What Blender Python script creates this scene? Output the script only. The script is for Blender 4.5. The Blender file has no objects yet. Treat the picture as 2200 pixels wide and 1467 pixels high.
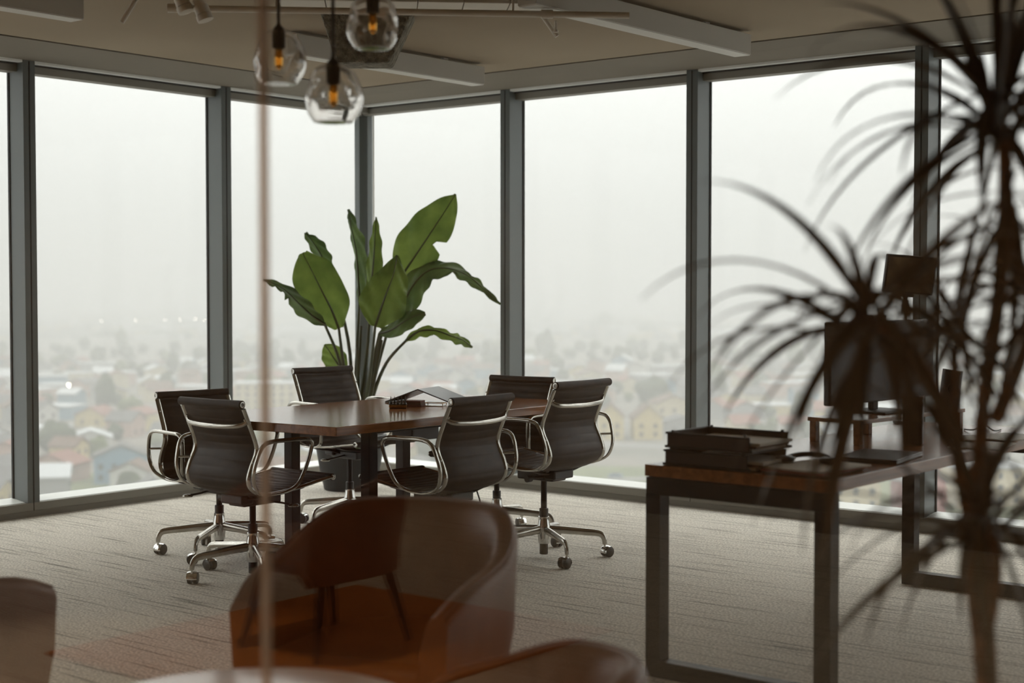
import bpy, math, random
from mathutils import Vector, Matrix
random.seed(7)
R = math.radians
C = bpy.context.scene.collection
sc = bpy.context.scene

# ------------------------------------------------------------------ camera
CAM_F, CAM_PITCH, CAM_YAW, CAM_Z = 3219.0, R(2.0835), R(39.04), 1.345     # focal length in pixels of a 2200 px wide frame
cam_data = bpy.data.cameras.new('camera'); cam = bpy.data.objects.new('camera', cam_data); C.objects.link(cam)
cam.location = (0, 0, CAM_Z); cam.rotation_euler = (R(90) - CAM_PITCH, 0, CAM_YAW)
cam_data.sensor_width = 36.0; cam_data.lens = CAM_F * 36.0 / 2200.0
cam_data.clip_start = 0.05; cam_data.clip_end = 20000
cam_data.dof.use_dof = True; cam_data.dof.focus_distance = 7.3; cam_data.dof.aperture_fstop = 2.1; cam_data.dof.aperture_blades = 0
sc.camera = cam
# ------------------------------------------------------------------ sky, exposure
world = bpy.data.worlds.new('overcast_sky'); sc.world = world; world.use_nodes = True
wn = world.node_tree; wbg = wn.nodes['Background']; wbg.inputs[0].default_value = (0.97, 0.985, 0.97, 1)
_tc = wn.nodes.new('ShaderNodeTexCoord'); _sx = wn.nodes.new('ShaderNodeSeparateXYZ'); _mx = wn.nodes.new('ShaderNodeMath'); _mx.operation = 'MAXIMUM'; _mx.inputs[1].default_value = 0.0
_ma = wn.nodes.new('ShaderNodeMath'); _ma.operation = 'MULTIPLY_ADD'; SKY = 1.68; _ma.inputs[1].default_value = 2*SKY; _ma.inputs[2].default_value = SKY   # standard overcast sky: L = Lh (1 + 2 sin elevation)
wn.links.new(_tc.outputs['Generated'], _sx.inputs[0]); wn.links.new(_sx.outputs[2], _mx.inputs[0]); wn.links.new(_mx.outputs[0], _ma.inputs[0]); wn.links.new(_ma.outputs[0], wbg.inputs[1])
sc.view_settings.view_transform = 'Standard'; sc.view_settings.look = 'None'; sc.view_settings.gamma = 1.0
sc.view_settings.use_curve_mapping = False; sc.view_settings.exposure = 0.0
cy = sc.cycles
cy.max_bounces = 10; cy.diffuse_bounces = 5; cy.glossy_bounces = 4; cy.transmission_bounces = 8
cy.transparent_max_bounces = 24; cy.volume_bounces = 2; cy.caustics_reflective = False; cy.caustics_refractive = False
cy.sample_clamp_indirect = 4.0; cy.use_denoising = True

# ------------------------------------------------------------------ pixel -> place helpers (used to read sizes off the photograph)
_F = Vector((-math.sin(CAM_YAW)*math.cos(CAM_PITCH), math.cos(CAM_YAW)*math.cos(CAM_PITCH), -math.sin(CAM_PITCH)))
_R = Vector((math.cos(CAM_YAW), math.sin(CAM_YAW), 0)); _U = _R.cross(_F); _C = Vector((0, 0, CAM_Z))
def ray(x, y): return _F*CAM_F + _R*(x-1100) - _U*(y-733.5)
def onz(x, y, z): d = ray(x, y); return _C + d*((z-CAM_Z)/d.z)
def atd(x, y, D): return _C + ray(x, y)*(D/CAM_F)
def ld(lat, dep, z=0.0):                                   # place from lateral offset and distance along the view
    f = Vector((-math.sin(CAM_YAW), math.cos(CAM_YAW), 0)); return _R*lat + f*dep + Vector((0, 0, z))

# ------------------------------------------------------------------ materials
def srgb(r, g, b):
    f = lambda c: (c/255/12.92) if c/255 <= .04045 else ((c/255+.055)/1.055)**2.4
    return (f(r), f(g), f(b), 1)
def new_mat(name):
    m = bpy.data.materials.new(name); m.use_nodes = True
    nt = m.node_tree; return m, nt, nt.nodes['Principled BSDF'], nt.nodes['Material Output']
def nd(nt, kind, **kw):
    n = nt.nodes.new(kind)
    for k, v in kw.items(): setattr(n, k, v)
    return n
def mat(name, col, rough=.5, metal=0.0, col2=None, nscale=8, stretch=(1,1,1), bump=0.0, bscale=60, bdist=.002, spec=.5, detail=4, sheen=0, coat=0, lo=.35, hi=.65):
    m, nt, b, o = new_mat(name)
    b.inputs['Base Color'].default_value = col; b.inputs['Roughness'].default_value = rough; b.inputs['Metallic'].default_value = metal
    b.inputs['Specular IOR Level'].default_value = spec
    if coat: b.inputs['Coat Weight'].default_value = coat; b.inputs['Coat Roughness'].default_value = .08
    tc = nd(nt, 'ShaderNodeTexCoord'); mp = nd(nt, 'ShaderNodeMapping'); mp.inputs['Scale'].default_value = stretch
    nt.links.new(tc.outputs['Object'], mp.inputs[0])
    if col2:
        n = nd(nt, 'ShaderNodeTexNoise'); n.inputs['Scale'].default_value = nscale; n.inputs['Detail'].default_value = detail
        r = nd(nt, 'ShaderNodeValToRGB'); r.color_ramp.elements[0].position = lo; r.color_ramp.elements[1].position = hi
        r.color_ramp.elements[0].color = col; r.color_ramp.elements[1].color = col2
        nt.links.new(mp.outputs[0], n.inputs['Vector']); nt.links.new(n.outputs[0], r.inputs[0]); nt.links.new(r.outputs[0], b.inputs['Base Color'])
    if bump:
        n2 = nd(nt, 'ShaderNodeTexNoise'); n2.inputs['Scale'].default_value = bscale; n2.inputs['Detail'].default_value = 3
        bp = nd(nt, 'ShaderNodeBump'); bp.inputs['Strength'].default_value = bump; bp.inputs['Distance'].default_value = bdist
        nt.links.new(mp.outputs[0], n2.inputs['Vector']); nt.links.new(n2.outputs[0], bp.inputs['Height']); nt.links.new(bp.outputs[0], b.inputs['Normal'])
    return m
def clear_pane(name, tint=(.95,.97,.96,1), refl=1.0, rough=0.0):   # flat sheet of clear glass: Fresnel mirror over a clear tint
    m, nt, b, o = new_mat(name); nt.nodes.remove(b)
    t = nd(nt, 'ShaderNodeBsdfTransparent'); t.inputs[0].default_value = tint
    g = nd(nt, 'ShaderNodeBsdfGlossy'); g.inputs['Roughness'].default_value = rough; g.inputs[0].default_value = (refl, refl, refl, 1)
    lw = nd(nt, 'ShaderNodeLayerWeight'); pw = nd(nt, 'ShaderNodeMath', operation='POWER'); pw.inputs[1].default_value = 5.0
    f = nd(nt, 'ShaderNodeMath', operation='MULTIPLY_ADD'); f.inputs[1].default_value = .95; f.inputs[2].default_value = .045
    nt.links.new(lw.outputs['Facing'], pw.inputs[0]); nt.links.new(pw.outputs[0], f.inputs[0]); lw.inputs[0].default_value = .5
    mx = nd(nt, 'ShaderNodeMixShader'); nt.links.new(f.outputs[0], mx.inputs[0]); nt.links.new(t.outputs[0], mx.inputs[1]); nt.links.new(g.outputs[0], mx.inputs[2])
    nt.links.new(mx.outputs[0], o.inputs['Surface']); return m
def frosted(name, col, clear):                            # soft joint strip that lets part of the light straight through
    m, nt, b, o = new_mat(name); b.inputs['Base Color'].default_value = col; b.inputs['Roughness'].default_value = .6
    t = nd(nt, 'ShaderNodeBsdfTransparent'); t.inputs[0].default_value = col; mx = nd(nt, 'ShaderNodeMixShader'); mx.inputs[0].default_value = clear
    nt.links.new(b.outputs[0], mx.inputs[1]); nt.links.new(t.outputs[0], mx.inputs[2]); nt.links.new(mx.outputs[0], o.inputs['Surface']); return m
def solid_glass(name, col=(1,1,1,1), rough=0.0):
    m, nt, b, o = new_mat(name); nt.nodes.remove(b)
    g = nd(nt, 'ShaderNodeBsdfGlass'); g.inputs[0].default_value = col; g.inputs['Roughness'].default_value = rough; g.inputs['IOR'].default_value = 1.47
    nt.links.new(g.outputs[0], o.inputs['Surface']); return m
def emitter(name, col, s):
    m, nt, b, o = new_mat(name); b.inputs['Base Color'].default_value = (0,0,0,1)
    b.inputs['Emission Color'].default_value = col; b.inputs['Emission Strength'].default_value = s; return m
def leaf_mat(name, c1, c2, trans=.35, stripes=None):
    m, nt, b, o = new_mat(name)
    tc = nd(nt, 'ShaderNodeTexCoord'); n = nd(nt, 'ShaderNodeTexNoise'); n.inputs['Scale'].default_value = 5.0; n.inputs['Detail'].default_value = 5
    r = nd(nt, 'ShaderNodeValToRGB'); r.color_ramp.elements[0].color = c1; r.color_ramp.elements[1].color = c2
    r.color_ramp.elements[0].position = .35; r.color_ramp.elements[1].position = .68
    nt.links.new(tc.outputs['Object'], n.inputs['Vector']); nt.links.new(n.outputs[0], r.inputs[0]); nt.links.new(r.outputs[0], b.inputs['Base Color'])
    b.inputs['Roughness'].default_value = .42
    t = nd(nt, 'ShaderNodeBsdfTranslucent'); nt.links.new(r.outputs[0], t.inputs[0])
    mx = nd(nt, 'ShaderNodeMixShader'); mx.inputs[0].default_value = trans
    nt.links.new(b.outputs[0], mx.inputs[1]); nt.links.new(t.outputs[0], mx.inputs[2]); nt.links.new(mx.outputs[0], o.inputs['Surface'])
    return m
def carpet_mat():
    m, nt, b, o = new_mat('ribbed_carpet')
    b.inputs['Roughness'].default_value = 1.0; b.inputs['Specular IOR Level'].default_value = .1
    tc = nd(nt, 'ShaderNodeTexCoord')
    mp = nd(nt, 'ShaderNodeMapping'); mp.inputs['Scale'].default_value = (1.7, 60, 1); nt.links.new(tc.outputs['Object'], mp.inputs[0])
    ln = nd(nt, 'ShaderNodeTexNoise'); ln.inputs['Scale'].default_value = 1.0; ln.inputs['Detail'].default_value = 2.5; nt.links.new(mp.outputs[0], ln.inputs['Vector'])
    lr = nd(nt, 'ShaderNodeValToRGB'); lr.color_ramp.elements[0].position = .34; lr.color_ramp.elements[1].position = .43
    lr.color_ramp.elements[0].color = (.26,.25,.24,1); lr.color_ramp.elements[1].color = (1,1,1,1); nt.links.new(ln.outputs[0], lr.inputs[0])
    fn = nd(nt, 'ShaderNodeTexNoise'); fn.inputs['Scale'].default_value = 95; fn.inputs['Detail'].default_value = 2; nt.links.new(tc.outputs['Object'], fn.inputs['Vector'])
    fr = nd(nt, 'ShaderNodeValToRGB'); fr.color_ramp.elements[0].position = .3; fr.color_ramp.elements[1].position = .7
    fr.color_ramp.elements[0].color = srgb(176,169,158); fr.color_ramp.elements[1].color = srgb(250,244,232); nt.links.new(fn.outputs[0], fr.inputs[0])
    mx = nd(nt, 'ShaderNodeMixRGB'); mx.blend_type = 'MULTIPLY'; mx.inputs[0].default_value = .7
    nt.links.new(fr.outputs[0], mx.inputs[1]); nt.links.new(lr.outputs[0], mx.inputs[2]); nt.links.new(mx.outputs[0], b.inputs['Base Color'])
    add = nd(nt, 'ShaderNodeMath'); add.operation = 'ADD'; nt.links.new(fn.outputs[0], add.inputs[0]); nt.links.new(lr.outputs[0], add.inputs[1])
    bp = nd(nt, 'ShaderNodeBump'); bp.inputs['Strength'].default_value = .8; bp.inputs['Distance'].default_value = .004
    nt.links.new(add.outputs[0], bp.inputs['Height']); nt.links.new(bp.outputs[0], b.inputs['Normal'])
    return m
M = {
 'carpet': carpet_mat(),
 'ceiling': mat('painted_ceiling', srgb(146,131,110), .9, col2=srgb(139,124,103), nscale=1.2, bump=.15, bscale=300),
 'ceil_panel': mat('soffit_panel', srgb(112,104,90), .8, bump=.1, bscale=260),
 'dark_gap': mat('dark_joint', srgb(22,20,17), .9),
 'alu': mat('grey_window_metal', srgb(92,98,96), .45, .0, bump=.05, bscale=400),
 'rail': mat('grey_window_rail', srgb(124,120,110), .5),
 'alu_dark': mat('gasket', srgb(30,30,28), .7),
 'sill': mat('white_sill', srgb(236,237,232), .4),
 'wall': mat('painted_wall', srgb(150,128,104), .9),
 'baffle': mat('white_baffle', srgb(176,172,162), .7),
 'pipe': mat('white_painted_pipe', srgb(206,200,188), .6),
 'spray': mat('sprayed_coating', srgb(96,93,82), 1, col2=srgb(140,136,122), nscale=30, bump=1, bscale=40, bdist=.03),
 'window_glass': clear_pane('window_glass', (.985,.99,.985,1), .12),
 'partition_glass': clear_pane('partition_glass', (.97,.97,.96,1)),
 'seam': frosted('glass_joint', srgb(236,224,216), .62),
 'leather': mat('dark_brown_leather', srgb(40,29,21), .52, col2=srgb(54,40,29), nscale=22, bump=.25, bscale=180, bdist=.001, spec=.32),
 'alu_chair': mat('polished_aluminium', (.52,.50,.46,1), .17, 1.0, col2=(.42,.40,.36,1), nscale=14, bump=.05, bscale=60),
 'chrome': mat('chrome', (.72,.72,.70,1), .08, 1.0),
 'black': mat('black_plastic', srgb(24,23,21), .42),
 'black_metal': mat('black_metal', srgb(18,16,14), .55, .0, spec=.35),
 'rubber': mat('black_wheel', srgb(16,16,15), .35),
 'tan': mat('tan_leather', srgb(128,80,54), .45, col2=srgb(112,68,46), nscale=6, bump=.2, bscale=240, bdist=.001),
 'wood_leg': mat('dark_wood_leg', srgb(60,38,24), .45, col2=srgb(40,25,16), nscale=10, stretch=(1,1,.15)),
 'white_top': mat('white_lacquer', srgb(214,214,208), .15),
 'white_matte': mat('white_plastic', srgb(205,203,196), .5),
 'paper': mat('white_paper', srgb(214,210,200), .8),
 'folder': mat('brown_folder', srgb(92,62,44), .7),
 'pink_folder': mat('pink_folder', srgb(160,100,84), .7),
 'tray': mat('dark_mesh_tray', srgb(46,34,28), .5, .3),
 'screen_back': mat('dark_monitor_shell', srgb(36,30,26), .4),
 'screen': mat('black_screen', srgb(24,20,17), .5, spec=.2),
 'led': mat('led_diffuser', srgb(120,100,72), .35),
 'pot': mat('black_planter', srgb(28,30,29), .55, bump=.1, bscale=90),
 'soil': mat('potting_soil', srgb(40,30,22), 1, bump=1, bscale=60, bdist=.01),
 'banana': leaf_mat('banana_leaf', srgb(84,106,48), srgb(126,146,70), .45),
 'banana_dark': leaf_mat('banana_leaf_dark', srgb(62,82,46), srgb(96,116,64), .4),
 'petiole': mat('petiole_green', srgb(44,56,30), .45, col2=srgb(70,66,34), nscale=6),
 'dracaena': leaf_mat('dracaena_leaf', srgb(52,42,24), srgb(78,58,32), .2),
 'trunk': mat('dracaena_trunk', srgb(128,84,48), .8, col2=srgb(92,60,36), nscale=14, stretch=(1,1,4), bump=.6, bscale=30, bdist=.006),
 'pendant_glass': solid_glass('blown_glass', (.97,.96,.95,1)),
 'amber': solid_glass('amber_bulb', (.85,.5,.14,1)),
 'brass': mat('brass', srgb(176,130,70), .25, 1.0),
 'cord': mat('black_cord', srgb(20,17,14), .6),
 'book': mat('red_brown_book', srgb(96,46,30), .6),
 'slate': mat('slate_card', srgb(96,98,100), .28),
 'rug': mat('orange_rug', srgb(206,124,40), .95, col2=srgb(190,108,30), nscale=40),
}
def wood_mat(name, c1, c2, rough, axis, coat=0.0):
    m, nt, b, o = new_mat(name)
    tc = nd(nt, 'ShaderNodeTexCoord'); mp = nd(nt, 'ShaderNodeMapping')
    s = [22, 22, 22]; s[axis] = 1.3; mp.inputs['Scale'].default_value = s; nt.links.new(tc.outputs['Object'], mp.inputs[0])
    n = nd(nt, 'ShaderNodeTexNoise'); n.inputs['Scale'].default_value = 1.6; n.inputs['Detail'].default_value = 8; n.inputs['Distortion'].default_value = .6
    r = nd(nt, 'ShaderNodeValToRGB'); r.color_ramp.elements[0].color = c1; r.color_ramp.elements[1].color = c2
    r.color_ramp.elements[0].position = .3; r.color_ramp.elements[1].position = .7
    nt.links.new(mp.outputs[0], n.inputs['Vector']); nt.links.new(n.outputs[0], r.inputs[0]); nt.links.new(r.outputs[0], b.inputs['Base Color'])
    b.inputs['Roughness'].default_value = rough
    bp = nd(nt, 'ShaderNodeBump'); bp.inputs['Strength'].default_value = .12; bp.inputs['Distance'].default_value = .002
    nt.links.new(n.outputs[0], bp.inputs['Height']); nt.links.new(bp.outputs[0], b.inputs['Normal'])
    return m
M['table_wood'] = wood_mat('walnut_table', srgb(128,78,44), srgb(166,108,64), .16, 1)
M['desk_wood'] = wood_mat('dark_desk_wood', srgb(124,78,46), srgb(156,102,62), .22, 1)

# ------------------------------------------------------------------ mesh builder
def catmull(pts, n=8, closed=False):
    P = [Vector(p) for p in pts]; out = []; L = len(P)
    rng = range(L) if closed else range(L-1)
    for i in rng:
        if closed: p0, p1, p2, p3 = P[(i-1) % L], P[i], P[(i+1) % L], P[(i+2) % L]
        else: p0, p1, p2, p3 = P[max(i-1, 0)], P[i], P[i+1], P[min(i+2, L-1)]
        for k in range(n):
            t = k/n
            out.append(.5*((2*p1)+(p2-p0)*t+(2*p0-5*p1+4*p2-p3)*t*t+(3*p1-p0-3*p2+p3)*t**3))
    if not closed: out.append(P[-1])
    return out
class MB:
    def __init__(s): s.v = []; s.f = []
    def add(s, vs, fs):
        o = len(s.v); s.v += [tuple(v) for v in vs]; s.f += [tuple(i+o for i in f) for f in fs]; return s
    def box(s, x0, x1, y0, y1, z0, z1):
        return s.add([(x0,y0,z0),(x1,y0,z0),(x1,y1,z0),(x0,y1,z0),(x0,y0,z1),(x1,y0,z1),(x1,y1,z1),(x0,y1,z1)],
                     [(0,3,2,1),(4,5,6,7),(0,1,5,4),(1,2,6,5),(2,3,7,6),(3,0,4,7)])
    def prism(s, poly, z0, z1):
        n = len(poly); a = sum(poly[i][0]*poly[(i+1)%n][1]-poly[(i+1)%n][0]*poly[i][1] for i in range(n))
        if a < 0: poly = poly[::-1]
        vs = [(p[0],p[1],z0) for p in poly]+[(p[0],p[1],z1) for p in poly]
        return s.add(vs, [tuple(range(n-1,-1,-1)), tuple(range(n,2*n))]+[(i,(i+1)%n,n+(i+1)%n,n+i) for i in range(n)])
    def sweep(s, path, ry, rz=None, seg=10, up=(0,0,1), closed=False, cap=True):
        """tube with oval section; ry across, rz along 'up'; radii may be lists"""
        P = [Vector(p) for p in path]; n = len(P); rz = ry if rz is None else rz
        A = ry if isinstance(ry, (list, tuple)) else [ry]*n; B = rz if isinstance(rz, (list, tuple)) else [rz]*n
        vs = []; up = Vector(up); last = None
        for i in range(n):
            t = (P[(i+1) % n]-P[i-1]) if closed else (P[min(i+1, n-1)]-P[max(i-1, 0)])
            if t.length < 1e-9: t = Vector((0,0,1))
            t.normalize(); side = t.cross(up)
            if side.length < .05: side = last if last is not None else t.cross(Vector((1,0,0)) if abs(t.x) < .9 else Vector((0,1,0)))
            side = (side - t*side.dot(t)).normalized(); last = side; u2 = side.cross(t)
            for k in range(seg):
                a = 2*math.pi*k/seg; vs.append(P[i]+side*(A[i]*math.cos(a))+u2*(B[i]*math.sin(a)))
        fs = []
        for i in range(n if closed else n-1):
            j = (i+1) % n
            for k in range(seg):
                k2 = (k+1) % seg; fs.append((i*seg+k, i*seg+k2, j*seg+k2, j*seg+k))
        if cap and not closed: fs += [tuple(range(seg-1,-1,-1)), tuple(range((n-1)*seg, n*seg))]
        return s.add(vs, fs)
    def lathe(s, prof, seg=20, c=(0,0,0), axis='z'):
        vs = []; n = len(prof)
        for r, h in prof:
            for k in range(seg):
                a = 2*math.pi*k/seg; x, y = r*math.cos(a), r*math.sin(a)
                p = (x,y,h) if axis == 'z' else ((h,x,y) if axis == 'x' else (y,h,x))
                vs.append((p[0]+c[0], p[1]+c[1], p[2]+c[2]))
        fs = [(i*seg+k, i*seg+(k+1)%seg, (i+1)*seg+(k+1)%seg, (i+1)*seg+k) for i in range(n-1) for k in range(seg)]
        fs += [tuple(range(seg-1,-1,-1)), tuple(range((n-1)*seg, n*seg))]
        return s.add(vs, fs)
    def grid(s, rows, closed_u=False, closed_v=False):
        n = len(rows); m = len(rows[0]); vs = [p for r in rows for p in r]; fs = []
        for i in range(n if closed_u else n-1):
            for k in range(m if closed_v else m-1):
                i2, k2 = (i+1) % n, (k+1) % m; fs.append((i*m+k, i*m+k2, i2*m+k2, i2*m+k))
        return s.add(vs, fs)
    def mesh(s, name, smooth=False, angle=40):
        me = bpy.data.meshes.new(name); me.from_pydata(s.v, [], s.f); me.update()
        if smooth:
            me.shade_smooth()
            try: me.set_sharp_from_angle(angle=R(angle))
            except Exception: pass
        return me
    def build(s, name, m, parent=None, smooth=False, bevel=0, loc=None, angle=40):
        return link(name, s.mesh(name, smooth, angle), m, parent, bevel, loc)
def link(name, me, m, parent=None, bevel=0, loc=None, seg=2):
    if not me.materials: me.materials.append(M[m] if isinstance(m, str) else m)
    o = bpy.data.objects.new(name, me); C.objects.link(o)
    if parent: o.parent = parent
    if loc is not None: o.location = loc
    if bevel:
        b = o.modifiers.new('bevel', 'BEVEL'); b.width = bevel; b.segments = seg; b.limit_method = 'ANGLE'; b.angle_limit = R(40)
    return o
def tag(o, label=None, cat=None, group=None, kind=None):
    if label: o['label'] = label
    if cat: o['category'] = cat
    if group: o['group'] = group
    if kind: o['kind'] = kind
    return o
def thing(name, label, cat, loc=(0,0,0), rz=0, group=None):
    o = bpy.data.objects.new(name, None); C.objects.link(o); o.location = loc; o.rotation_euler = (0,0,rz); o.empty_display_size = .1
    return tag(o, label, cat, group)
def struct(o): o['kind'] = 'structure'; return o
def copy_tree(root, loc, rz, label=None):
    kids = {}
    for o in bpy.data.objects:
        if o.parent: kids.setdefault(o.parent, []).append(o)
    def rec(o, par):
        c = o.copy(); C.objects.link(c); c.parent = par
        for k in kids.get(o, []): rec(k, c)
        return c
    r = rec(root, None); r.location = loc; r.rotation_euler = (0,0,rz)
    if label: r['label'] = label
    return r

# ------------------------------------------------------------------ the room
XF, YF, XG, YG, ZC = -7.67, 7.75, -7.82, 7.91, 2.66         # inner faces of the window walls, glass planes, ceiling
X1, Y0 = 3.2, -4.2
struct(MB().box(XF-.02, X1, Y0, YF+.02, -.3, 0).build('floor', 'carpet'))
ce = struct(MB().box(XF+.66, X1, Y0, YF-.66, ZC, ZC+.3).build('ceiling', 'ceiling'))
MB().box(XF+.60, X1, YF-.665, YF-.64, ZC+.012, ZC+.3).box(XF+.64, XF+.665, Y0, YF-.64, ZC+.012, ZC+.3).build('shadow_gap', 'dark_gap', ce)
t1 = struct(MB().prism([(XF+.645, Y0), (XF+.645, YF-.645), (X1, YF-.645), (X1, YG+.2), (XG-.2, YG+.2), (XG-.2, Y0)], ZC-.004, ZC+.3).build('trim_1', 'ceil_panel'))
struct(MB().box(XG-.2, X1, Y0-.2, Y0, -.3, 3).build('wall_back', 'wall'))
struct(MB().box(X1, X1+.2, Y0, YG+.2, -.3, 3).build('wall_side', 'wall'))
struct(MB().box(XG-.1, XF, Y0, .56, 0, ZC).build('wall_left', 'wall'))
struct(MB().box(1.0, X1, YF, YG+.1, 0, ZC).build('wall_right', 'wall'))
# recessed skirting under the window rail, in lengths with open joints
bl = struct(MB().box(XF-.06, XF-.012, .56, YF, 0, .04).build('baseboard_left', 'rail'))
br = struct(MB().box(XF, 1.0, YF+.012, YF+.06, 0, .04).build('baseboard_right', 'rail'))
LM = [.62, 2.09, 3.55, 5.017, 6.485]                        # mullion centres along the left window wall
RM = [-6.346, -4.886, -3.423, -1.96, -.5, .96]              # and along the right one
def window(n, side, a, b, first, last, rail_joint=None):
    """one bay between two mullion centres: sill, bottom rail, pane, blind box, mullion at its far side"""
    w = bpy.data.objects.new('window_%d' % n, None); C.objects.link(w); struct(w)
    def bx(u0, u1, d0, d1, z0, z1):                          # u along the wall, d depth out from the room face
        return (XF-d1, XF-d0, u0, u1, z0, z1) if side == 'L' else (u0, u1, YF+d0, YF+d1, z0, z1)
    h = .04; pa = XG+.06 if (side == 'R' and a == XF) else a+h; pb = YG-.06 if (side == 'L' and b == YF) else b-h      # clear opening; corner bays run on to the slim corner post
    MB().box(*bx(a+.002, b-.002, 0, .03, .036, .084)).build('bottom_rail', 'rail', w, bevel=.002)
    sv = MB().box(*bx(a, b, .03, .16, .03, .086)); far = XF-.16 if side == 'L' else YF+.16; k_ = 0 if side == 'L' else 1
    sv.v = [(p[0], p[1], .102) if (p[2] > .08 and abs(p[k_]-far) < 1e-6) else p for p in sv.v]; sv.build('sill', 'sill', w)
    MB().box(*bx(pa, pb, .152, .166, .084, 2.64)).build('pane', 'window_glass', w)
    MB().box(*bx(pa, pb, .062, .150, 2.592, 2.634)).build('head_rail', 'rail', w)
    MB().box(*bx(pa, pb, .004, .05, 2.642, 2.656)).build('blind_pocket_lip', 'sill', w)
    MB().box(*bx(pa, pb, .05, .09, 2.634, 2.656)).build('roller_blind', 'alu_dark', w)
    if last:                                                 # mullion standing at the far end of this bay
        mu = MB().box(*bx(b-.04, b+.04, 0, .155, .084, 2.655)).build('mullion', 'alu', w, bevel=.002)
        MB().box(*bx(b-.0035, b+.0035, -.0015, .004, .086, 2.65)).build('mullion_groove', 'alu_dark', mu)
        MB().box(*bx(b-.046, b+.046, .140, .156, .084, 2.655)).build('gasket', 'alu_dark', mu)
    return w
n = 1
LB = LM + [YF]
for a, b in zip(LB[:-1], LB[1:]):
    window(n, 'L', a, b, False, b != YF); n += 1
RB = [XF] + RM
for a, b in zip(RB[:-1], RB[1:]):
    window(n, 'R', a, b, False, True); n += 1
cp = struct(MB().prism([(XG-.02, YG-.075), (XG+.03, YG-.075), (XG+.072, YG-.033), (XG+.072, YG+.02), (XG-.02, YG+.02)], .03, 2.655).build('trim_2', 'alu', bevel=.002))
MB().box(XG-.005, XF, YF, YG+.005, .03, .087).build('corner_sill', 'sill', cp)
MB().box(XG, XF, YF, YG, 2.6, 2.655).build('corner_head', 'rail', cp)
# blind cords / white edge profiles of two blinds
for (x, y) in ((XG+.13, YG-.03), (RM[0]-.055, YF+.06)):
    tag(MB().sweep([(x, y, 2.60), (x, y, .5), (x, y, .12)], .006, seg=8).build('blind_cord', 'white_matte', None, True),
        'thin white blind cord beside the corner post' if x < -7 else 'thin white blind cord beside the mullion behind the tall plant', 'blind cord')

# glass partition between the lounge and the office
YP = 1.6
pt = struct(bpy.data.objects.new('wall_glass', None)); C.objects.link(pt)
MB().box(-5.2, -1.807, YP-.005, YP+.005, .02, ZC-.01).build('pane', 'partition_glass', pt)
MB().box(-1.799, 3.15, YP-.005, YP+.005, .02, ZC-.01).build('pane', 'partition_glass', pt)
MB().box(-1.808, -1.798, YP-.007, YP+.007, .02, ZC-.01).build('joint_strip', 'seam', pt)
MB().box(-5.2, 3.15, YP-.02, YP+.02, 0, .02).build('floor_track', 'alu', pt)

# the lounge behind the camera that the partition mirrors: rug and added warm ceiling fills
rg = tag(MB().prism([(-4.75,-1.55), (-3.35,-1.55), (-3.35,.05), (-4.75,.05)], 0, .012).build('rug', 'rug', None, bevel=.004), 'orange rug in the lounge, mirrored in the glass partition', 'rug')
M['fill_lens'] = emitter('fill_lens', (1,.72,.42,1), 12)
def fill(x, y, watt, label, ang=145):  # added warm fill with glowing lens, lifts dark tones and the mirrored glow
    o = thing('fill', label, 'fill light', (x, y, ZC), 0, 'added fill lights of the lounge')
    MB().lathe([(.038,-.004),(.05,-.006),(.052,0),(.04,.0)], 24).build('trim_ring', 'white_matte', o, True); MB().lathe([(.002,-.003),(.037,-.003)], 20).build('lens', 'fill_lens', o, True)
    l = bpy.data.lights.new('fill_beam', 'SPOT'); l.energy = watt; l.color = (1,.74,.48); l.spot_size = R(ang); l.spot_blend = .5; l.shadow_soft_size = .04
    lo = bpy.data.objects.new('beam', l); C.objects.link(lo); lo.parent = o; lo.location = (0,0,-.02)
fill(-4.05, .25, 170, 'added warm ceiling downlight above the orange rug', 60)
fill(-1.4, -.6, 60, 'added warm ceiling downlight behind the camera')
fill(-5.9, -2.6, 80, 'added warm ceiling downlight near the lounge corner')
fill(-2.8, -2.8, 62, 'added warm ceiling downlight by the back wall of the lounge')
fill(.6, .2, 60, 'added warm ceiling downlight right of the camera')

# ------------------------------------------------------------------ ceiling services
def baffle(x, y0, y1, label):
    o = thing('ceiling_baffle', label, 'baffle', (x, (y0+y1)/2, ZC), 0, 'linear baffles under the ceiling'); L = (y1-y0)/2
    MB().box(-.05, .05, -L, L, -.123, -.02).build('body', 'baffle', o, bevel=.003)
    MB().box(-.045, .045, -L+.004, L-.004, -.1265, -.123).build('lower_edge', 'white_matte', o)
    for s in (-1, 1): MB().box(-.01, .01, s*L*.6-.02, s*L*.6+.02, -.021, 0).build('hanger', 'pipe', o)
baffle(-3.974, 5.0, 6.79, 'white linear baffle ending above the second right-hand window')
baffle(-5.763, 5.3, 6.79, 'white linear baffle ending near the corner behind the pendants')
baffle(-5.763, 2.2, 4.02, 'white linear baffle at the upper left edge of the ceiling')
pd = Vector((.719, .695, 0)); pn = Vector((-.695, .719, 0))
pc = atd(850, 39, 6.35)
o = thing('sprinkler_pipe', 'long thin white sprinkler pipe running under the ceiling', 'pipe', (pc.x, pc.y, 2.51))
MB().sweep([pd*-.95, pd*1.0], .014, seg=12).build('tube', 'pipe', o, True)
for s in (-.95, .62): MB().sweep([pd*s, pd*(s+.05)], .019, seg=12).build('coupling', 'pipe', o, True)
for s in (-.5, .5): MB().sweep([pd*s, pd*s+Vector((0,0,.15))], .005, seg=8).build('hanger_rod', 'pipe', o, True)
o = thing('air_duct', 'pale ribbed air duct above the sprinkler pipe', 'duct', tuple(pc + pn*.12 + Vector((0,0,2.575-pc.z))))
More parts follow.
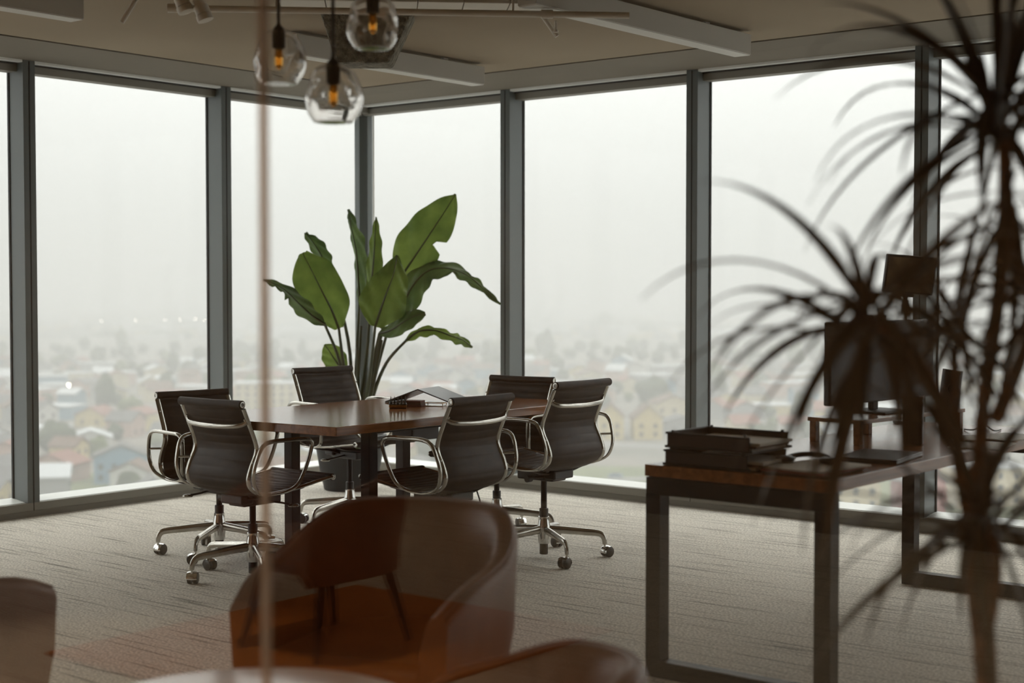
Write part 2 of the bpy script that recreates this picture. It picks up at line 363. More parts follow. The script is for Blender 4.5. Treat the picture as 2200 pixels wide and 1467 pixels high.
for i in range(6):
    a, b = -.5+i*.2, -.5+i*.2+.196
    q = [pd*a, pd*b, pd*b+pn*.24, pd*a+pn*.24]; MB().prism([(v.x, v.y) for v in q], 0, .078).build('duct_section', 'pipe', o, bevel=.004)
nc = atd(795, 40, 7.25)
q = [(-.24, .18), (.22, .18), (.10, -.08), (-.16, -.08)]
o = thing('coated_gusset', 'rough spray-coated steel gusset behind the pendant lights', 'steel gusset', (nc.x, nc.y, 2.5), CAM_YAW)
MB().add([(x, y, z) for y in (-.06, .14) for x, z in q], [(0,1,2,3),(7,6,5,4),(0,4,5,1),(1,5,6,2),(2,6,7,3),(3,7,4,0)]).build('plate', 'spray', o, bevel=.015)
def bar(name, label, cat, p, q, D, r, parts=True):
    a = atd(p[0], p[1], D); b = atd(q[0], q[1], D); o = thing(name, label, cat, tuple(a))
    MB().sweep([(0,0,0), b-a], r, seg=10).build('rod', 'pipe', o, True); d = (b-a).normalized()
    if parts: MB().sweep([(b-a)-d*.05, (b-a)-d*.015], r*1.35, seg=10).sweep([(b-a)-d*.012, (b-a)+d*.012], r*1.5, seg=10).build('end_coupling', 'pipe', o, True)
bar('ceiling_brace', 'thin white diagonal brace at the top left of the ceiling', 'brace', (300, -14), (262, 48), 6.2, .010, False)
bar('drain_pipe', 'left stub of the two short white pipes near the ceiling', 'pipe', (378, -30), (398, 20), 6.0, .022)
bar('drain_pipe', 'right stub of the two short white pipes joining the sprinkler pipe', 'pipe', (415, -30), (440, 38), 6.0, .022)
bar('ceiling_brace', 'short white bracket hanging below the sprinkler pipe', 'brace', (1163, 30), (1197, 78), 6.6, .011, False)
tag(MB().lathe([(.004,0),(.012,.002),(.012,.008),(.006,.012),(.006,.05)], 12).build('sprinkler', 'pipe', None, True, loc=tuple(atd(1194, 70, 6.5))), 'small sprinkler head under the white bracket', 'sprinkler')

# ------------------------------------------------------------------ pendant lights
def pendant(px, py, D, Rg, label, seed, droop):
    c = atd(px, py, D); o = thing('pendant_light', label, 'pendant light', tuple(c), 0, 'cluster of blown glass pendants'); rnd = random.Random(seed)
    dents = [(rnd.uniform(0, 6.283), rnd.uniform(-.35, .35), rnd.uniform(.3, .45), rnd.uniform(.16, .27)) for _ in range(7)]
    def surf(off):
        rows = []; prof = [(.03,.98),(.22,.985),(.42,.93),(.62,.8),(.78,.6),(.92,.3),(1.0,0),(.995,-.25),(.93,-.5),(.82,-.72),(.70,-.88),(.62,-.95),(.3,-.955),(.04,-.955)]
        pr = [(p.x, p.y) for p in catmull([(r, z, 0) for r, z in prof], 3)]
        for r, z in pr:
            row = []
            for k in range(40):
                a = 2*math.pi*k/40; s = 1.0
                for da, dz, w, am in dents:
                    dd = ((a-da+math.pi) % (2*math.pi)-math.pi); s -= am*math.exp(-((dd*r)**2+(z-dz)**2)/(w*w*.5))*min(1, r*1.3)
                rr = max(Rg*r*s-off*min(1, r*1.2), .001); row.append((rr*math.cos(a), rr*math.sin(a), (Rg*z)-off*(1 if z > 0 else -1)*(1-min(1, r))))
            rows.append(row)
        return rows
    g = MB().grid([list(reversed(r)) for r in surf(0)], closed_v=True); g2 = MB().grid(surf(.003), closed_v=True); g.add(g2.v, g2.f)
    g.build('glass_globe', 'pendant_glass', o, True, angle=180)
    MB().lathe([(.004,Rg*1.45),(.006,Rg*1.2),(.016,Rg*1.05),(.019,Rg*1.0),(.019,Rg*.35),(.012,Rg*.3)], 16).build('socket', 'cord', o, True)
    MB().lathe([(.011,Rg*.3),(.012,Rg*.05),(.011,-Rg*.3),(.004,-Rg*.42)], 14).build('bulb', 'amber', o, True)
    MB().lathe([(.012,-Rg*.30),(.012,-Rg*.36)], 12).build('bulb_ring', 'brass', o, True)
    MB().sweep([(0,0,Rg*1.3), (0,0,ZC-.02-c.z)], .005, seg=8).build('cord', 'cord', o, True)
    MB().lathe([(.05,ZC-.03-c.z),(.05,ZC-.004-c.z)], 20).build('ceiling_rose', 'cord', o, True)
pendant(599, 124, 4.36, .080, 'dented clear glass pendant light hanging leftmost of three', 3, 0)
pendant(716, 202, 4.05, .081, 'dented clear glass pendant light hanging lowest of three', 5, 0)
pendant(801, 48, 4.36, .080, 'dented clear glass pendant light hanging highest of three', 9, 0)

# ------------------------------------------------------------------ office chairs
PROF = catmull([(.314,.466,0),(.22,.455,0),(.1,.438,0),(-.05,.426,0),(-.14,.431,0),(-.193,.458,0),(-.211,.50,0),(-.195,.552,0),(-.166,.61,0),(-.165,.655,0),(-.205,.75,0),(-.245,.838,0)], 14)
_al = [0.0]
for i in range(1, len(PROF)): _al.append(_al[-1]+(PROF[i]-PROF[i-1]).length)
def prof_at(s):
    s = max(0, min(s, _al[-1]-1e-6))
    for i in range(1, len(_al)):
        if _al[i] >= s:
            t = (s-_al[i-1])/(_al[i]-_al[i-1]); p = PROF[i-1].lerp(PROF[i], t); d = (PROF[i]-PROF[i-1]).normalized()
            return p, d
def make_chair():
    ch = thing('office_chair', 'x', 'chair', group='ribbed leather office chairs around the table'); U = []        # U: parts above the column, moved with the seat height
    SEAM = .0425; hw = .197; total = _al[-1]; split = 9*SEAM+.03
    def pad(name, s0, s1):
        rows = []; n = int((s1-s0)/.0045); m = 8
        for side in (1, -1):
            rws = []
            for i in range(n+1):
                s = s0+(s1-s0)*i/n; p, d = prof_at(s); nx, nz = d.y, -d.x          # normal in the y,z plane (towards the sitter)
                e = abs(math.sin(math.pi*(s-.01)/SEAM))**.5
                th = .005+(.009 if side > 0 else .004)*e
                row = []
                for k in range(m+1):
                    x = -hw+2*hw*k/m; sag = -.010*(1-(x/hw)**2); edge = 1-.75*(abs(x)/hw)**10
                    off = side*th*edge+sag; row.append((x, p.x+nx*off, p.y+nz*off))
                rws.append(row)
            rows.append(rws)
        g = MB(); g.grid(rows[0]); g.grid([list(reversed(r)) for r in rows[1]])
        return g.build(name, 'leather', ch, True, angle=75)
    U.append(pad('seat', .012, split)); U.append(pad('backrest', split, total-.01))
    U.append(MB().sweep([(-.209,-.245,.838), (0,-.247,.836), (.209,-.245,.838)], .0195, seg=14).build('top_roll', 'leather', ch, True))
    U.append(MB().sweep([(-.205,.314,.464), (.205,.314,.464)], .0165, seg=14).build('front_roll', 'leather', ch, True))
    for x in (-1, 1):
        path = [(x*.207, p.x, p.y) for p in PROF[2:-3:2]]
        U.append(MB().sweep(path, .0075, .0145, seg=8, up=(x,0,0)).build('side_frame', 'alu_chair', ch, True))
        cap = MB().lathe([(.001,0),(.012,0),(.0145,.002),(.0145,.007),(.009,.0075),(.008,.0055),(.001,.0055)], 16, axis='x')
        for yy, zz in ((-.245,.838), (.314,.464)):
            c = MB(); c.add([(x*(.206+v[0]), v[1]+yy, v[2]+zz) for v in cap.v], cap.f); U.append(c.build('end_cap', 'alu_chair', ch, True))
        loop = catmull([(x*.232,-.14,.432),(x*.25,-.205,.466),(x*.262,-.228,.53),(x*.272,-.215,.60),(x*.278,-.188,.652),(x*.28,-.14,.670),(x*.28,-.03,.671),(x*.28,.07,.668),(x*.279,.108,.648),(x*.275,.108,.612),(x*.262,.086,.53),(x*.245,.056,.462),(x*.232,.01,.434),(x*.226,-.06,.424)], 6, closed=True)
        arm = MB().sweep(loop, [.0065+.0035*max(0, min(1, (p.z-.6)/.07)) for p in loop], .0115, seg=10, up=(x,0,0), closed=True).build('armrest', 'alu_chair', ch, True); U.append(arm)
        MB().sweep([(x*.207,-.182,.575), (x*.268,-.222,.575)], .0055, seg=8).build('bracket_pin', 'alu_chair', arm, True)
    br = catmull([(-.207,-.210,.770),(-.195,-.219,.752),(-.15,-.236,.740),(0,-.250,.735),(.15,-.236,.740),(.195,-.219,.752),(.207,-.210,.770)], 6)
    U.append(MB().sweep(br, .005, [.017 if (i < 5 or i > len(br)-6) else .0105 for i in range(len(br))], seg=10).build('back_brace', 'alu_chair', ch, True))
    for yy, zz in ((.13,.418), (-.09,.404)):
        U.append(MB().sweep(catmull([(-.20,yy,zz+.018),(-.12,yy,zz-.004),(0,yy,zz-.012),(.12,yy,zz-.004),(.20,yy,zz+.018)], 5), .012, .007, seg=8).build('cross_spreader', 'black_metal', ch, True))
    U.append(MB().box(-.055,.055,-.10,.13,.352,.398).box(-.075,.075,-.13,-.06,.365,.41).build('tilt_mechanism', 'black', ch, bevel=.008))
    for x in (-1, 1): U.append(MB().sweep([(x*.05,-.02,.38), (x*.12,-.12,.412), (x*.17,-.165,.440)], .011, .006, seg=8).build('back_strut', 'black_metal', ch, True))
    lv = MB().sweep([(.05,.02,.372), (.14,.05,.366), (.20,.055,.362)], .005, seg=8).build('height_lever', 'black', ch, True); U.append(lv)
    MB().lathe([(.004,0),(.024,.003),(.026,.008),(.02,.014),(.004,.016)], 16, c=(.215,.055,.352)).build('lever_disc', 'alu_chair', lv, True)
    kn = MB().sweep([(-.05,-.04,.374), (-.15,-.04,.374)], .008, seg=10).build('tension_rod', 'black', ch, True); U.append(kn)
    MB().sweep([(-.15,-.04,.374), (-.18,-.04,.374)], .016, seg=14).build('tension_knob', 'black', kn, True)
    MB().lathe([(.015,.24),(.015,.40)], 16).build('gas_column', 'black_metal', ch, True)
    MB().lathe([(.019,.206),(.0225,.208),(.0225,.246),(.017,.249)], 18).build('collar', 'black', ch, True)
    MB().lathe([(.027,.072),(.029,.078),(.029,.10),(.034,.13),(.032,.16),(.0275,.185),(.0265,.206)], 20).build('hub', 'chrome', ch, True)
    MB().lathe([(.018,.018),(.021,.020),(.021,.074)], 16).build('hub_stub', 'black', ch, True)
    legp = catmull([(.02,0,.142),(.10,0,.137),(.20,0,.128),(.262,0,.122),(.287,0,.113),(.300,0,.092),(.304,0,.066)], 5)
    for k in range(5):
        a = 2*math.pi*k/5; ca, sa = math.cos(a), math.sin(a); rot = lambda p: (p[0]*ca-p[1]*sa, p[0]*sa+p[1]*ca, p[2])
        n_ = len(legp); g = MB().sweep(legp, [.013-.004*i/n_ for i in range(n_)], [.021-.010*i/n_ for i in range(n_)], seg=10, up=(.35,0,1))
        lg = MB().add([rot(v) for v in g.v], g.f).build('leg', 'alu_chair', ch, True)
        cr = [.6, 2.2, -.7, 1.5, 3.9][k]; cc = rot((.304,0,0)); off = (.016*math.cos(cr), .016*math.sin(cr)); ax = Vector((-math.sin(cr), math.cos(cr), 0)); fw = Vector((math.cos(cr), math.sin(cr), 0))
        w0 = Vector((cc[0]+off[0], cc[1]+off[1], .0275))
        for s in (-1, 1): MB().sweep([w0+ax*(s*.005), w0+ax*(s*.008), w0+ax*(s*.021), w0+ax*(s*.023)], [.0255,.0272,.0272,.024], seg=18).build('wheel', 'rubber', lg, True)
        rows = []
        for i in range(8):
            th = R(-10+150*i/7); row = []
            for j in range(7):
                u = -1+2*j/6; rr = .0305*(1-.12*u*u); row.append(w0+ax*(u*.0245)-fw*(rr*math.cos(th))+Vector((0,0,rr*math.sin(th))))
            rows.append(row)
        MB().grid(rows).build('caster_hood', 'chrome', lg, True); MB().sweep([(cc[0],cc[1],.05), (cc[0],cc[1],.075)], .006, seg=8).build('caster_stem', 'chrome', lg, True)
    return ch, [u.name for u in U]
chair0, upper = make_chair()
CH = [ # x, y, heading, seat height change, base spin, label
 (-5.883, 4.911, -7.3, -.041, 10, 'dark leather office chair at the far left of the table, facing right'),
 (-5.290, 4.614, 90.7, -.013, 39, 'dark leather office chair seen from behind at the near left end of table'),
 (-4.581, 5.136, 179.6, .002, 20, 'dark leather office chair seen from behind, directly behind the tan tub chair'),
 (-4.545, 5.856, 178.3, .038, 41, 'dark leather office chair seen from behind, rightmost at the table'),
 (-5.138, 6.205, 274.8, -.002, 30, 'dark leather office chair at the far end of table, half hidden'),
 (-6.015, 5.964, -6.2, .031, 58, 'dark leather office chair in front of the tall green potted plant')]
BASE = {'hub', 'hub_stub', 'collar', 'leg', 'gas_column'}
for i, (x, y, h, dz, sp, lab) in enumerate(CH):
    o = chair0 if i == 0 else copy_tree(chair0, (0,0,0), 0)
    o.location = (x, y, 0); o.rotation_euler = (0, 0, R(h-90)); o['label'] = lab
    CH[i] = (o, dz, sp, h)
for o, dz, sp, h in CH:
    for k in [k for k in bpy.data.objects if k.parent == o]:
        if k.name.split('.')[0] in BASE: k.rotation_euler = (0, 0, R(sp-(h-90)))
        else: k.location.z = dz

# ------------------------------------------------------------------ meeting table and what lies on it
ZT = .74
tb = thing('meeting_table', 'brown polished wooden meeting table on black square legs', 'table', (-5.16, 5.43, 0))
top = [(-4.648, 4.527), (-5.54, 4.458), (-5.666, 4.74), (-5.668, 6.37), (-4.67, 6.37)]
MB().prism([(x+5.16, y-5.43) for x, y in top], ZT-.040, ZT).build('tabletop', 'table_wood', tb, bevel=.003)
for x, y in ((-5.44, 5.0), (-5.44, 5.79), (-4.80, 4.884), (-4.80, 5.5)):
    g = MB().box(x+5.16-.028, x+5.16+.028, y-5.43-.028, y-5.43+.028, .012, ZT-.04).build('leg', 'black_metal', tb, bevel=.003)
    MB().box(x+5.16-.04, x+5.16+.04, y-5.43-.04, y-5.43+.04, 0, .012).build('foot_plate', 'black_metal', g)
MB().box(-.305, -.255, -.40, .33, ZT-.065, ZT-.04).box(.335, .385, -.516, .04, ZT-.065, ZT-.04).box(-.255, .335, -.2, -.15, ZT-.065, ZT-.04).build('under_frame', 'black_metal', tb, bevel=.003)
MB().box(-.02, .12, .0, .2, ZT-.16, ZT-.06).build('cable_box', 'black', tb, bevel=.006)
cg = catmull([(.05,.1,.58), (.13,.25,.5), (.2,.4,.3), (.22,.45,.01)], 6); MB().sweep(cg, .004, seg=6).build('cable', 'cord', tb, True)
# spiked pieces on a small curved stand
p = onz(836, 877, ZT); q = onz(874, 877, ZT); u = (q-p).normalized(); ang = math.atan2(u.y, u.x)
o = thing('spike_stand', 'small curved stand with five pointed black spikes on the table', 'ornament', tuple((p+q)/2), ang)
L = (q-p).length/2
MB().prism([(x, -.012-.010*(1-(x/L)**2)) for x in [L*(-1+i/5) for i in range(11)]]+[(L, .016), (-L, .016)], .004, .018).build('stand', 'brass', o, bevel=.002)
MB().prism([(x, -.010) for x in (-L*.95, L*.95)]+[(L*.95, .014), (-L*.95, .014)], 0, .004).build('stand_foot', 'black', o)
for i in range(5):
    MB().lathe([(.007,.018),(.0105,.0195),(.0105,.023),(.006,.026),(.0042,.036),(.0006,.062)], 12, c=(L*(-.8+.4*i), 0, 0)).build('spike', 'black', o, True)
# tent shaped folded cover over books
a = onz(857, 863, ZT); b = onz(990, 866, ZT)
tc_ = Vector((-5.32, 5.84, ZT)); u = Vector((b.x-a.x, b.y-a.y, 0)).normalized(); ang = math.atan2(u.y, u.x)
o = thing('folded_cover', 'slate grey folded cover standing like a low tent on the table', 'folded cover', tuple(tc_), ang)
def slab(p0, p1, p2, p3, t):
    n_ = (Vector(p1)-Vector(p0)).cross(Vector(p3)-Vector(p0)).normalized()*t; P = [Vector(v) for v in (p0, p1, p2, p3)]
    return MB().add(P+[v-n_ for v in P], [(0,1,2,3),(7,6,5,4),(0,4,5,1),(1,5,6,2),(2,6,7,3),(3,7,4,0)])
slab((-.19,-.11,.006), (0,-.13,.076), (.03,.12,.076), (-.16,.14,.006), .006).build('left_panel', 'slate', o)
slab((0,-.13,.076), (.17,-.11,.010), (.20,.14,.010), (.03,.12,.076), .006).build('right_panel', 'slate', o)
pb = onz(889, 873, ZT)
for i, m_ in enumerate(('book', 'folder', 'book')):
    tag(MB().box(-.052+.003*i, .052-.002*i, -.035, .035, .0105*i, .0105*i+.010).build('notebook', m_, None, bevel=.001, loc=(pb.x, pb.y, ZT)), ['lowest', 'middle', 'topmost'][i]+' small brown notebook stacked under the grey tent cover', 'notebook', 'notebooks stacked on the table').rotation_euler = (0, 0, ang)
pb = onz(935, 872, ZT)
o = thing('glass_tray', 'small clear tray with a brass rim on the table', 'tray', (pb.x, pb.y, ZT), ang)
MB().box(-.05, .05, -.03, .03, 0, .004).build('base', 'white_top', o)
MB().sweep([(-.05,-.03,.016), (.05,-.03,.016), (.05,.03,.016), (-.05,.03,.016)], .002, seg=6, closed=True).build('rim', 'brass', o)
for x in (-.05, .05):
    for y in (-.03, .03): MB().box(x-.0015, x+.0015, y-.0015, y+.0015, .004, .016).build('post', 'brass', o)

# ------------------------------------------------------------------ tan tub chairs and the white side table in the lounge
def tub_chair(label, c, face, W=.39, H=.74, arm=.60, depth=.36, seat=.42, wrap=118, zb=.20, group='tan leather tub chairs', legs=True):
    """horseshoe shell: back highest, arms dipping to the front; 'face' = heading of the open side"""
    o = thing('tub_chair', label, 'armchair', c, face-R(90), group)
    n = 44; T = .062; rows = []
    path = []
    for i in range(n+1):
        t = -1+2*i/n; a = t*R(wrap)                                        # a=0 at the back (-Y), growing to both arm tips
        x = W*math.sin(a) if abs(a) < R(90) else W*(1 if a > 0 else -1)*(1-.10*((abs(a)-R(90))/R(wrap-90))**2)
        y = -depth*math.cos(a) if abs(a) < R(90) else (abs(a)-R(90))/R(wrap-90)*depth*1.02
        k = max(0, abs(t)-.32)/.68; z = H-(H-arm)*(k*k*(3-2*k)); path.append((x, y, z, a))
    for i, (x, y, z, a) in enumerate(path):
        p0 = Vector(path[max(i-1,0)][:2]); p1 = Vector(path[min(i+1,n)][:2]); tg = (p1-p0).normalized(); nr = Vector((tg.y, -tg.x))     # outward
        e = min(1, min(i, n-i)/3); zt = z-.05*(1-e)**2
        sec = []
        for (d, zz) in ((0,.20),(.0,.34),(.012,.5),(.022,.62),(.03,1)):     # outer face, flares upward
            hgt = zb+(zt-.03-zb)*((zz-.20)/.80); sec.append((d*1.2, hgt))
        top = [(.030,zt-.012),(.020,zt-.003),(.005,zt),(-.012,zt-.004),(-.026,zt-.018)]
        inner = [(-T*.75,zt-.09),(-T*1.0,zt-.2),(-T*1.1,zb+.14),(-T*1.0,zb+.05)]
        sec = sec+top+inner
        rows.append([(x+nr.x*d, y+nr.y*d, h) for d, h in sec])
    g = MB().grid(rows, closed_v=True); m_ = len(rows[0])
    g.f += [tuple(range(m_-1,-1,-1)), tuple(range(n*m_, (n+1)*m_))]
    sh = g.build('shell', 'tan', o, True, angle=60)
    pip = [Vector(rows[i][6])+Vector((0,0,.001)) for i in range(n+1)]; MB().sweep(pip, .004, seg=6).build('piping', 'tan', sh, True)
    sp = [(x*.80, y*.82) for x, y, z, a in path[4:-4]]; MB().prism(sp+[(sp[-1][0], depth*.95), (sp[0][0], depth*.95)], zb+.06, seat).build('seat_cushion', 'tan', o, True, bevel=.03)
    MB().prism([(x*.85, y*.85) for x, y, z, a in path[2:-2]], zb, zb+.07).build('seat_base', 'tan', o, bevel=.01)
    if legs:
        for sx in (-1, 1):
            for sy in (-1, 1):
                MB().sweep([(sx*W*.62, sy*depth*.55, zb+.01), (sx*W*.82, sy*depth*.8, .0)], [.022,.012], seg=10).build('leg', 'wood_leg', o, True)
    return o
def head(deg): return CAM_YAW+R(90)+R(deg)             # 0 = looking away from the camera, 180 = facing it, 90 = facing left
tub_chair('tan leather tub chair with high curved back in the foreground', tuple(ld(-.32, 3.96)), head(180-22), W=.30, H=.745, arm=.60, depth=.30)
tub_chair('low tan leather tub stool at the bottom edge of the picture', tuple(ld(.05, 3.02)), head(112), W=.19, H=.585, arm=.53, depth=.19, seat=.36, wrap=112)
tub_chair('dark tan leather tub chair cut off at the left edge', tuple(ld(-1.735, 4.02)), head(-40), W=.36, H=.625, arm=.58, depth=.33)
tub_chair('tan leather tub chair on slim legs standing on the orange rug', (-4.04, -.68, .012), R(90), W=.245, H=.72, arm=.60, depth=.30, seat=.44, zb=.28)
p = ld(-.53, 2.96)
o = thing('side_table', 'round glossy white side table at the bottom left', 'side table', tuple(p))
MB().lathe([(.33,.478),(.348,.484),(.35,.492),(.347,.499),(.34,.5)], 64).build('tabletop', 'white_top', o, True)
MB().lathe([(.02,.02),(.02,.479)], 20).build('stem', 'black_metal', o, True)
MB().lathe([(.2,0),(.2,.008),(.18,.014),(.022,.02)], 40).build('foot', 'black_metal', o, True)

# ------------------------------------------------------------------ desk on the right
ZD = .735; DX0, DX1, DY0, DY1 = -2.885, -2.178, 4.283, 6.42
dk = thing('desk', 'long dark wooden desk with square loop legs on the right', 'desk', ((DX0+DX1)/2, (DY0+DY1)/2, 0))
cx_, cy_ = (DX0+DX1)/2, (DY0+DY1)/2; hx, hy = (DX1-DX0)/2, (DY1-DY0)/2
MB().box(-hx, hx, -hy, hy, ZD-.040, ZD).build('desktop', 'desk_wood', dk, bevel=.002)
for y0 in (-hy+.004, hy-.062):
    for x0 in (-hx+.003, hx-.061): MB().box(x0, x0+.058, y0, y0+.058, .058, ZD-.103).build('leg', 'black_metal', dk)
    MB().box(-hx+.003, hx-.003, y0, y0+.058, ZD-.103, ZD-.043).build('top_rail', 'black_metal', dk, bevel=.002)
    MB().box(-hx+.003, hx-.003, y0, y0+.058, 0, .058).build('bottom_rail', 'black_metal', dk, bevel=.002)
MB().box(-hx+.06, hx-.06, -hy+.05, hy-.05, ZD-.046, ZD-.040).build('support_plate', 'black_metal', dk)
def on_desk(px, py, z=ZD): return onz(px, py, z)
# letter trays
for i, (lab, dx, dy) in enumerate((('lower dark mesh letter tray stacked on the desk corner', 0, 0), ('upper dark mesh letter tray stacked on the desk corner', .004, .006))):
    o = thing('letter_tray', lab, 'letter tray', (-2.815+dx, 4.305+dy, ZD+.001+i*.060), 0, 'letter trays on the desk'); w, d, h = .335, .262, .050
    MB().box(0, w, 0, d, 0, .004).build('tray_floor', 'tray', o)
    MB().box(0, w*.96, 0, .003, .004, h).build('front_wall', 'tray', o); MB().box(0, w*.96, d-.003, d, .004, h).build('rear_wall', 'tray', o); MB().box(0, .003, .003, d-.003, .004, h).build('end_wall', 'tray', o)
    MB().sweep([(w*.96,0,h), (-.004,0,h), (-.004,d,h), (w*.96,d,h)], .004, seg=6).build('wire_rim', 'black', o)
    MB().sweep([(w,0,.004), (-.006,0,.004), (-.006,d,.004), (w,d,.004)], .005, seg=6).build('wire_base', 'black', o)
    for x in (.02, w*.9):
        for y in (.006, d-.006): MB().box(x-.004, x+.004, y-.004, y+.004, h, .060).build('stacking_post', 'black', o)
    for k in range(3):
        s = tag(MB().box(.02+.01*k, w+.01+.012*k-.02*i, .012+.004*k, d-.02, 0, .009).build('paper_pile', ('paper','folder','paper')[k], None, loc=(-2.815+dx, 4.305+dy, ZD+.0055+i*.060+.0095*k)),
            ('bottom','middle','top')[k]+' pile of papers in the '+('lower','upper')[i]+' letter tray', 'papers', 'papers in the trays'); s.rotation_euler = (0, 0, 0)
for k, (m_, lab) in enumerate((('folder', 'brown folder lying lowest beside the letter trays'), ('pink_folder', 'pinkish folder in the middle of the small pile on the desk'), ('paper', 'white papers lying on top of the folders on the desk'))):
    o = tag(MB().box(-.115, .115, -.15, .15, 0, .006).build('folder', m_, None, bevel=.001, loc=(-2.335, 4.46+.01*k, ZD+.001+.0065*k)), lab, 'folder', 'folders on the desk'); o.rotation_euler = (0, 0, R(4-6*k))
p = on_desk(1735, 994, ZD+.02)
o = thing('headset', 'looped black headset lying on the papers', 'headset', (p.x, p.y, ZD+.0215), R(20))
MB().sweep([(.075*math.cos(a), .09*math.sin(a), .006+.012*math.sin(a)) for a in [math.pi*i/16 for i in range(17)]], .004, .009, seg=8).build('band', 'black', o, True)
for s in (-1, 1): MB().lathe([(.02,0),(.032,.002),(.034,.014),(.026,.020),(.01,.021)], 18, c=(s*.075, -.012, 0)).build('ear_pad', 'black', o, True)
# monitor on a riser
mo = thing('monitor', 'wide dark computer monitor on a wooden riser', 'monitor', (-2.70, 5.735, ZD+.097), R(-6))
MB().box(-.012, .018, -.40, .40, .045, .375).build('shell', 'screen_back', mo, bevel=.006)
MB().box(.018, .0195, -.392, .392, .053, .367).build('screen', 'screen', mo)
MB().box(-.05, -.012, -.08, .08, .12, .27).build('rear_hump', 'screen_back', mo, bevel=.012)
MB().box(-.045, -.02, -.02, .02, .008, .2).build('neck', 'black_metal', mo, bevel=.003); MB().box(-.10, .09, -.11, .11, 0, .008).build('foot', 'black_metal', mo, bevel=.003)
o = thing('webcam', 'small black webcam clipped on top of the monitor', 'webcam', (-2.705, 5.70, ZD+.097+.376), R(-6))
MB().box(-.02, .02, -.055, .055, .002, .024).build('body', 'black', o, bevel=.006); MB().lathe([(.008,.02),(.009,.026)], 14, axis='x', c=(0,0,.013)).build('lens', 'screen', o, True); MB().box(-.02, -.012, -.02, .02, -.03, .004).build('clip', 'black', o)
o = thing('monitor_riser', 'wooden monitor riser shelf on small block feet', 'riser', (-2.66, 5.735, ZD), R(-6))
MB().box(-.12, .12, -.41, .41, .080, .096).build('shelf', 'desk_wood', o, bevel=.002)
for x in (-.10, .10):
    for y in (-.39, 0, .39): MB().box(x-.014, x+.014, y-.014, y+.014, 0, .08).build('foot_block', 'desk_wood', o, bevel=.002)
# video light
p = atd(1954, 590, 6.7); q = on_desk(1942, 905)
o = thing('video_light', 'small flat video light panel on a post above the monitor', 'video light', (p.x, p.y, ZD), CAM_YAW+R(8)); zz = p.z-ZD
g = MB().box(-.118, .118, -.012, .012, -.086, .086).build('panel', 'black', o, bevel=.006, loc=(0, 0, zz)); g.rotation_euler = (R(8), R(4), 0)
f_ = MB().box(-.108, .108, -.014, -.011, -.076, .076).build('diffuser', 'led', g)
MB().box(-.03, .03, -.012, .012, -.1, -.086).build('mount_plate', 'black', g, bevel=.003)
MB().lathe([(.008,zz-.135),(.014,zz-.13),(.014,zz-.115),(.009,zz-.11),(.012,zz-.10),(.012,zz-.085)], 14, c=(-.018,0,0)).build('ball_head', 'black', o, True)
MB().box(-.034, -.002, -.012, .012, zz-.165, zz-.13).build('clamp_block', 'black', o, bevel=.003)
MB().sweep([(-.018,0,.012), (-.018,0,zz-.16)], .009, seg=12).build('post', 'alu_chair', o, True); MB().lathe([(.05,0),(.05,.012),(.012,.016)], 24, c=(-.018,0,0)).build('foot', 'black', o, True)
# dark tin, speaker, laptop, papers, cables
p = on_desk(1962, 955)
o = thing('dark_canister', 'tall dark square canister standing on the desk', 'canister', (p.x, p.y, ZD), R(20)); MB().box(-.037, .037, -.037, .037, 0, .185).build('body', 'tray', o, bevel=.006); MB().box(-.039, .039, -.039, .039, .178, .190).build('lid', 'folder', o, bevel=.003)
p = on_desk(2042, 918)
o = thing('desk_speaker', 'tall rounded black speaker at the right end of the desk', 'speaker', (p.x, p.y, ZD), CAM_YAW)
MB().sweep(catmull([(0,0,.0),(0,0,.03),(-.004,0,.10),(0,0,.18),(.006,0,.235),(.008,0,.25)], 5), .044, [.03]*26, seg=20, up=(0,1,0)).build('cabinet', 'black', o, True); MB().lathe([(.05,0),(.05,.008),(.045,.012)], 24).build('foot', 'black', o, True)
MB().sweep([(0,-.034,.17), (0,-.038,.17)], .026, seg=20).build('driver_ring', 'tray', o, True)
p = on_desk(1890, 985)
o = thing('laptop', 'thin closed dark laptop lying on the desk', 'laptop', (p.x, p.y, ZD), R(8)); MB().box(-.11, .11, -.16, .16, .002, .010).build('base', 'slate', o, bevel=.003); MB().box(-.11, .11, -.16, .16, .0105, .016).build('lid', 'screen_back', o, bevel=.003)
for k, (px, py, w, d, rz) in enumerate(((2110, 958, .10, .14, 10), (2165, 942, .10, .14, -12), (2075, 946, .07, .1, 25))):
    p = on_desk(px, py); tag(MB().box(-w, w, -d, d, 0, .004).build('paper_sheet', 'paper', None, loc=(p.x, p.y, ZD+.001+.004*k)), ['white papers spread at the near edge of the desk', 'white papers at the right edge of the picture on desk', 'small white note pad beside the black speaker'][k], 'papers').rotation_euler = (0, 0, R(rz))
P = [on_desk(a, b)+Vector((0,0,.004+c)) for a, b, c in ((2072,924,0),(2092,930,.010),(2115,922,.014),(2135,929,.004),(2150,925,0))]
tag(MB().sweep(catmull(P, 8), .003, seg=6).build('cable', 'cord', None, True), 'thin black cable looping behind the papers on the desk', 'cable')

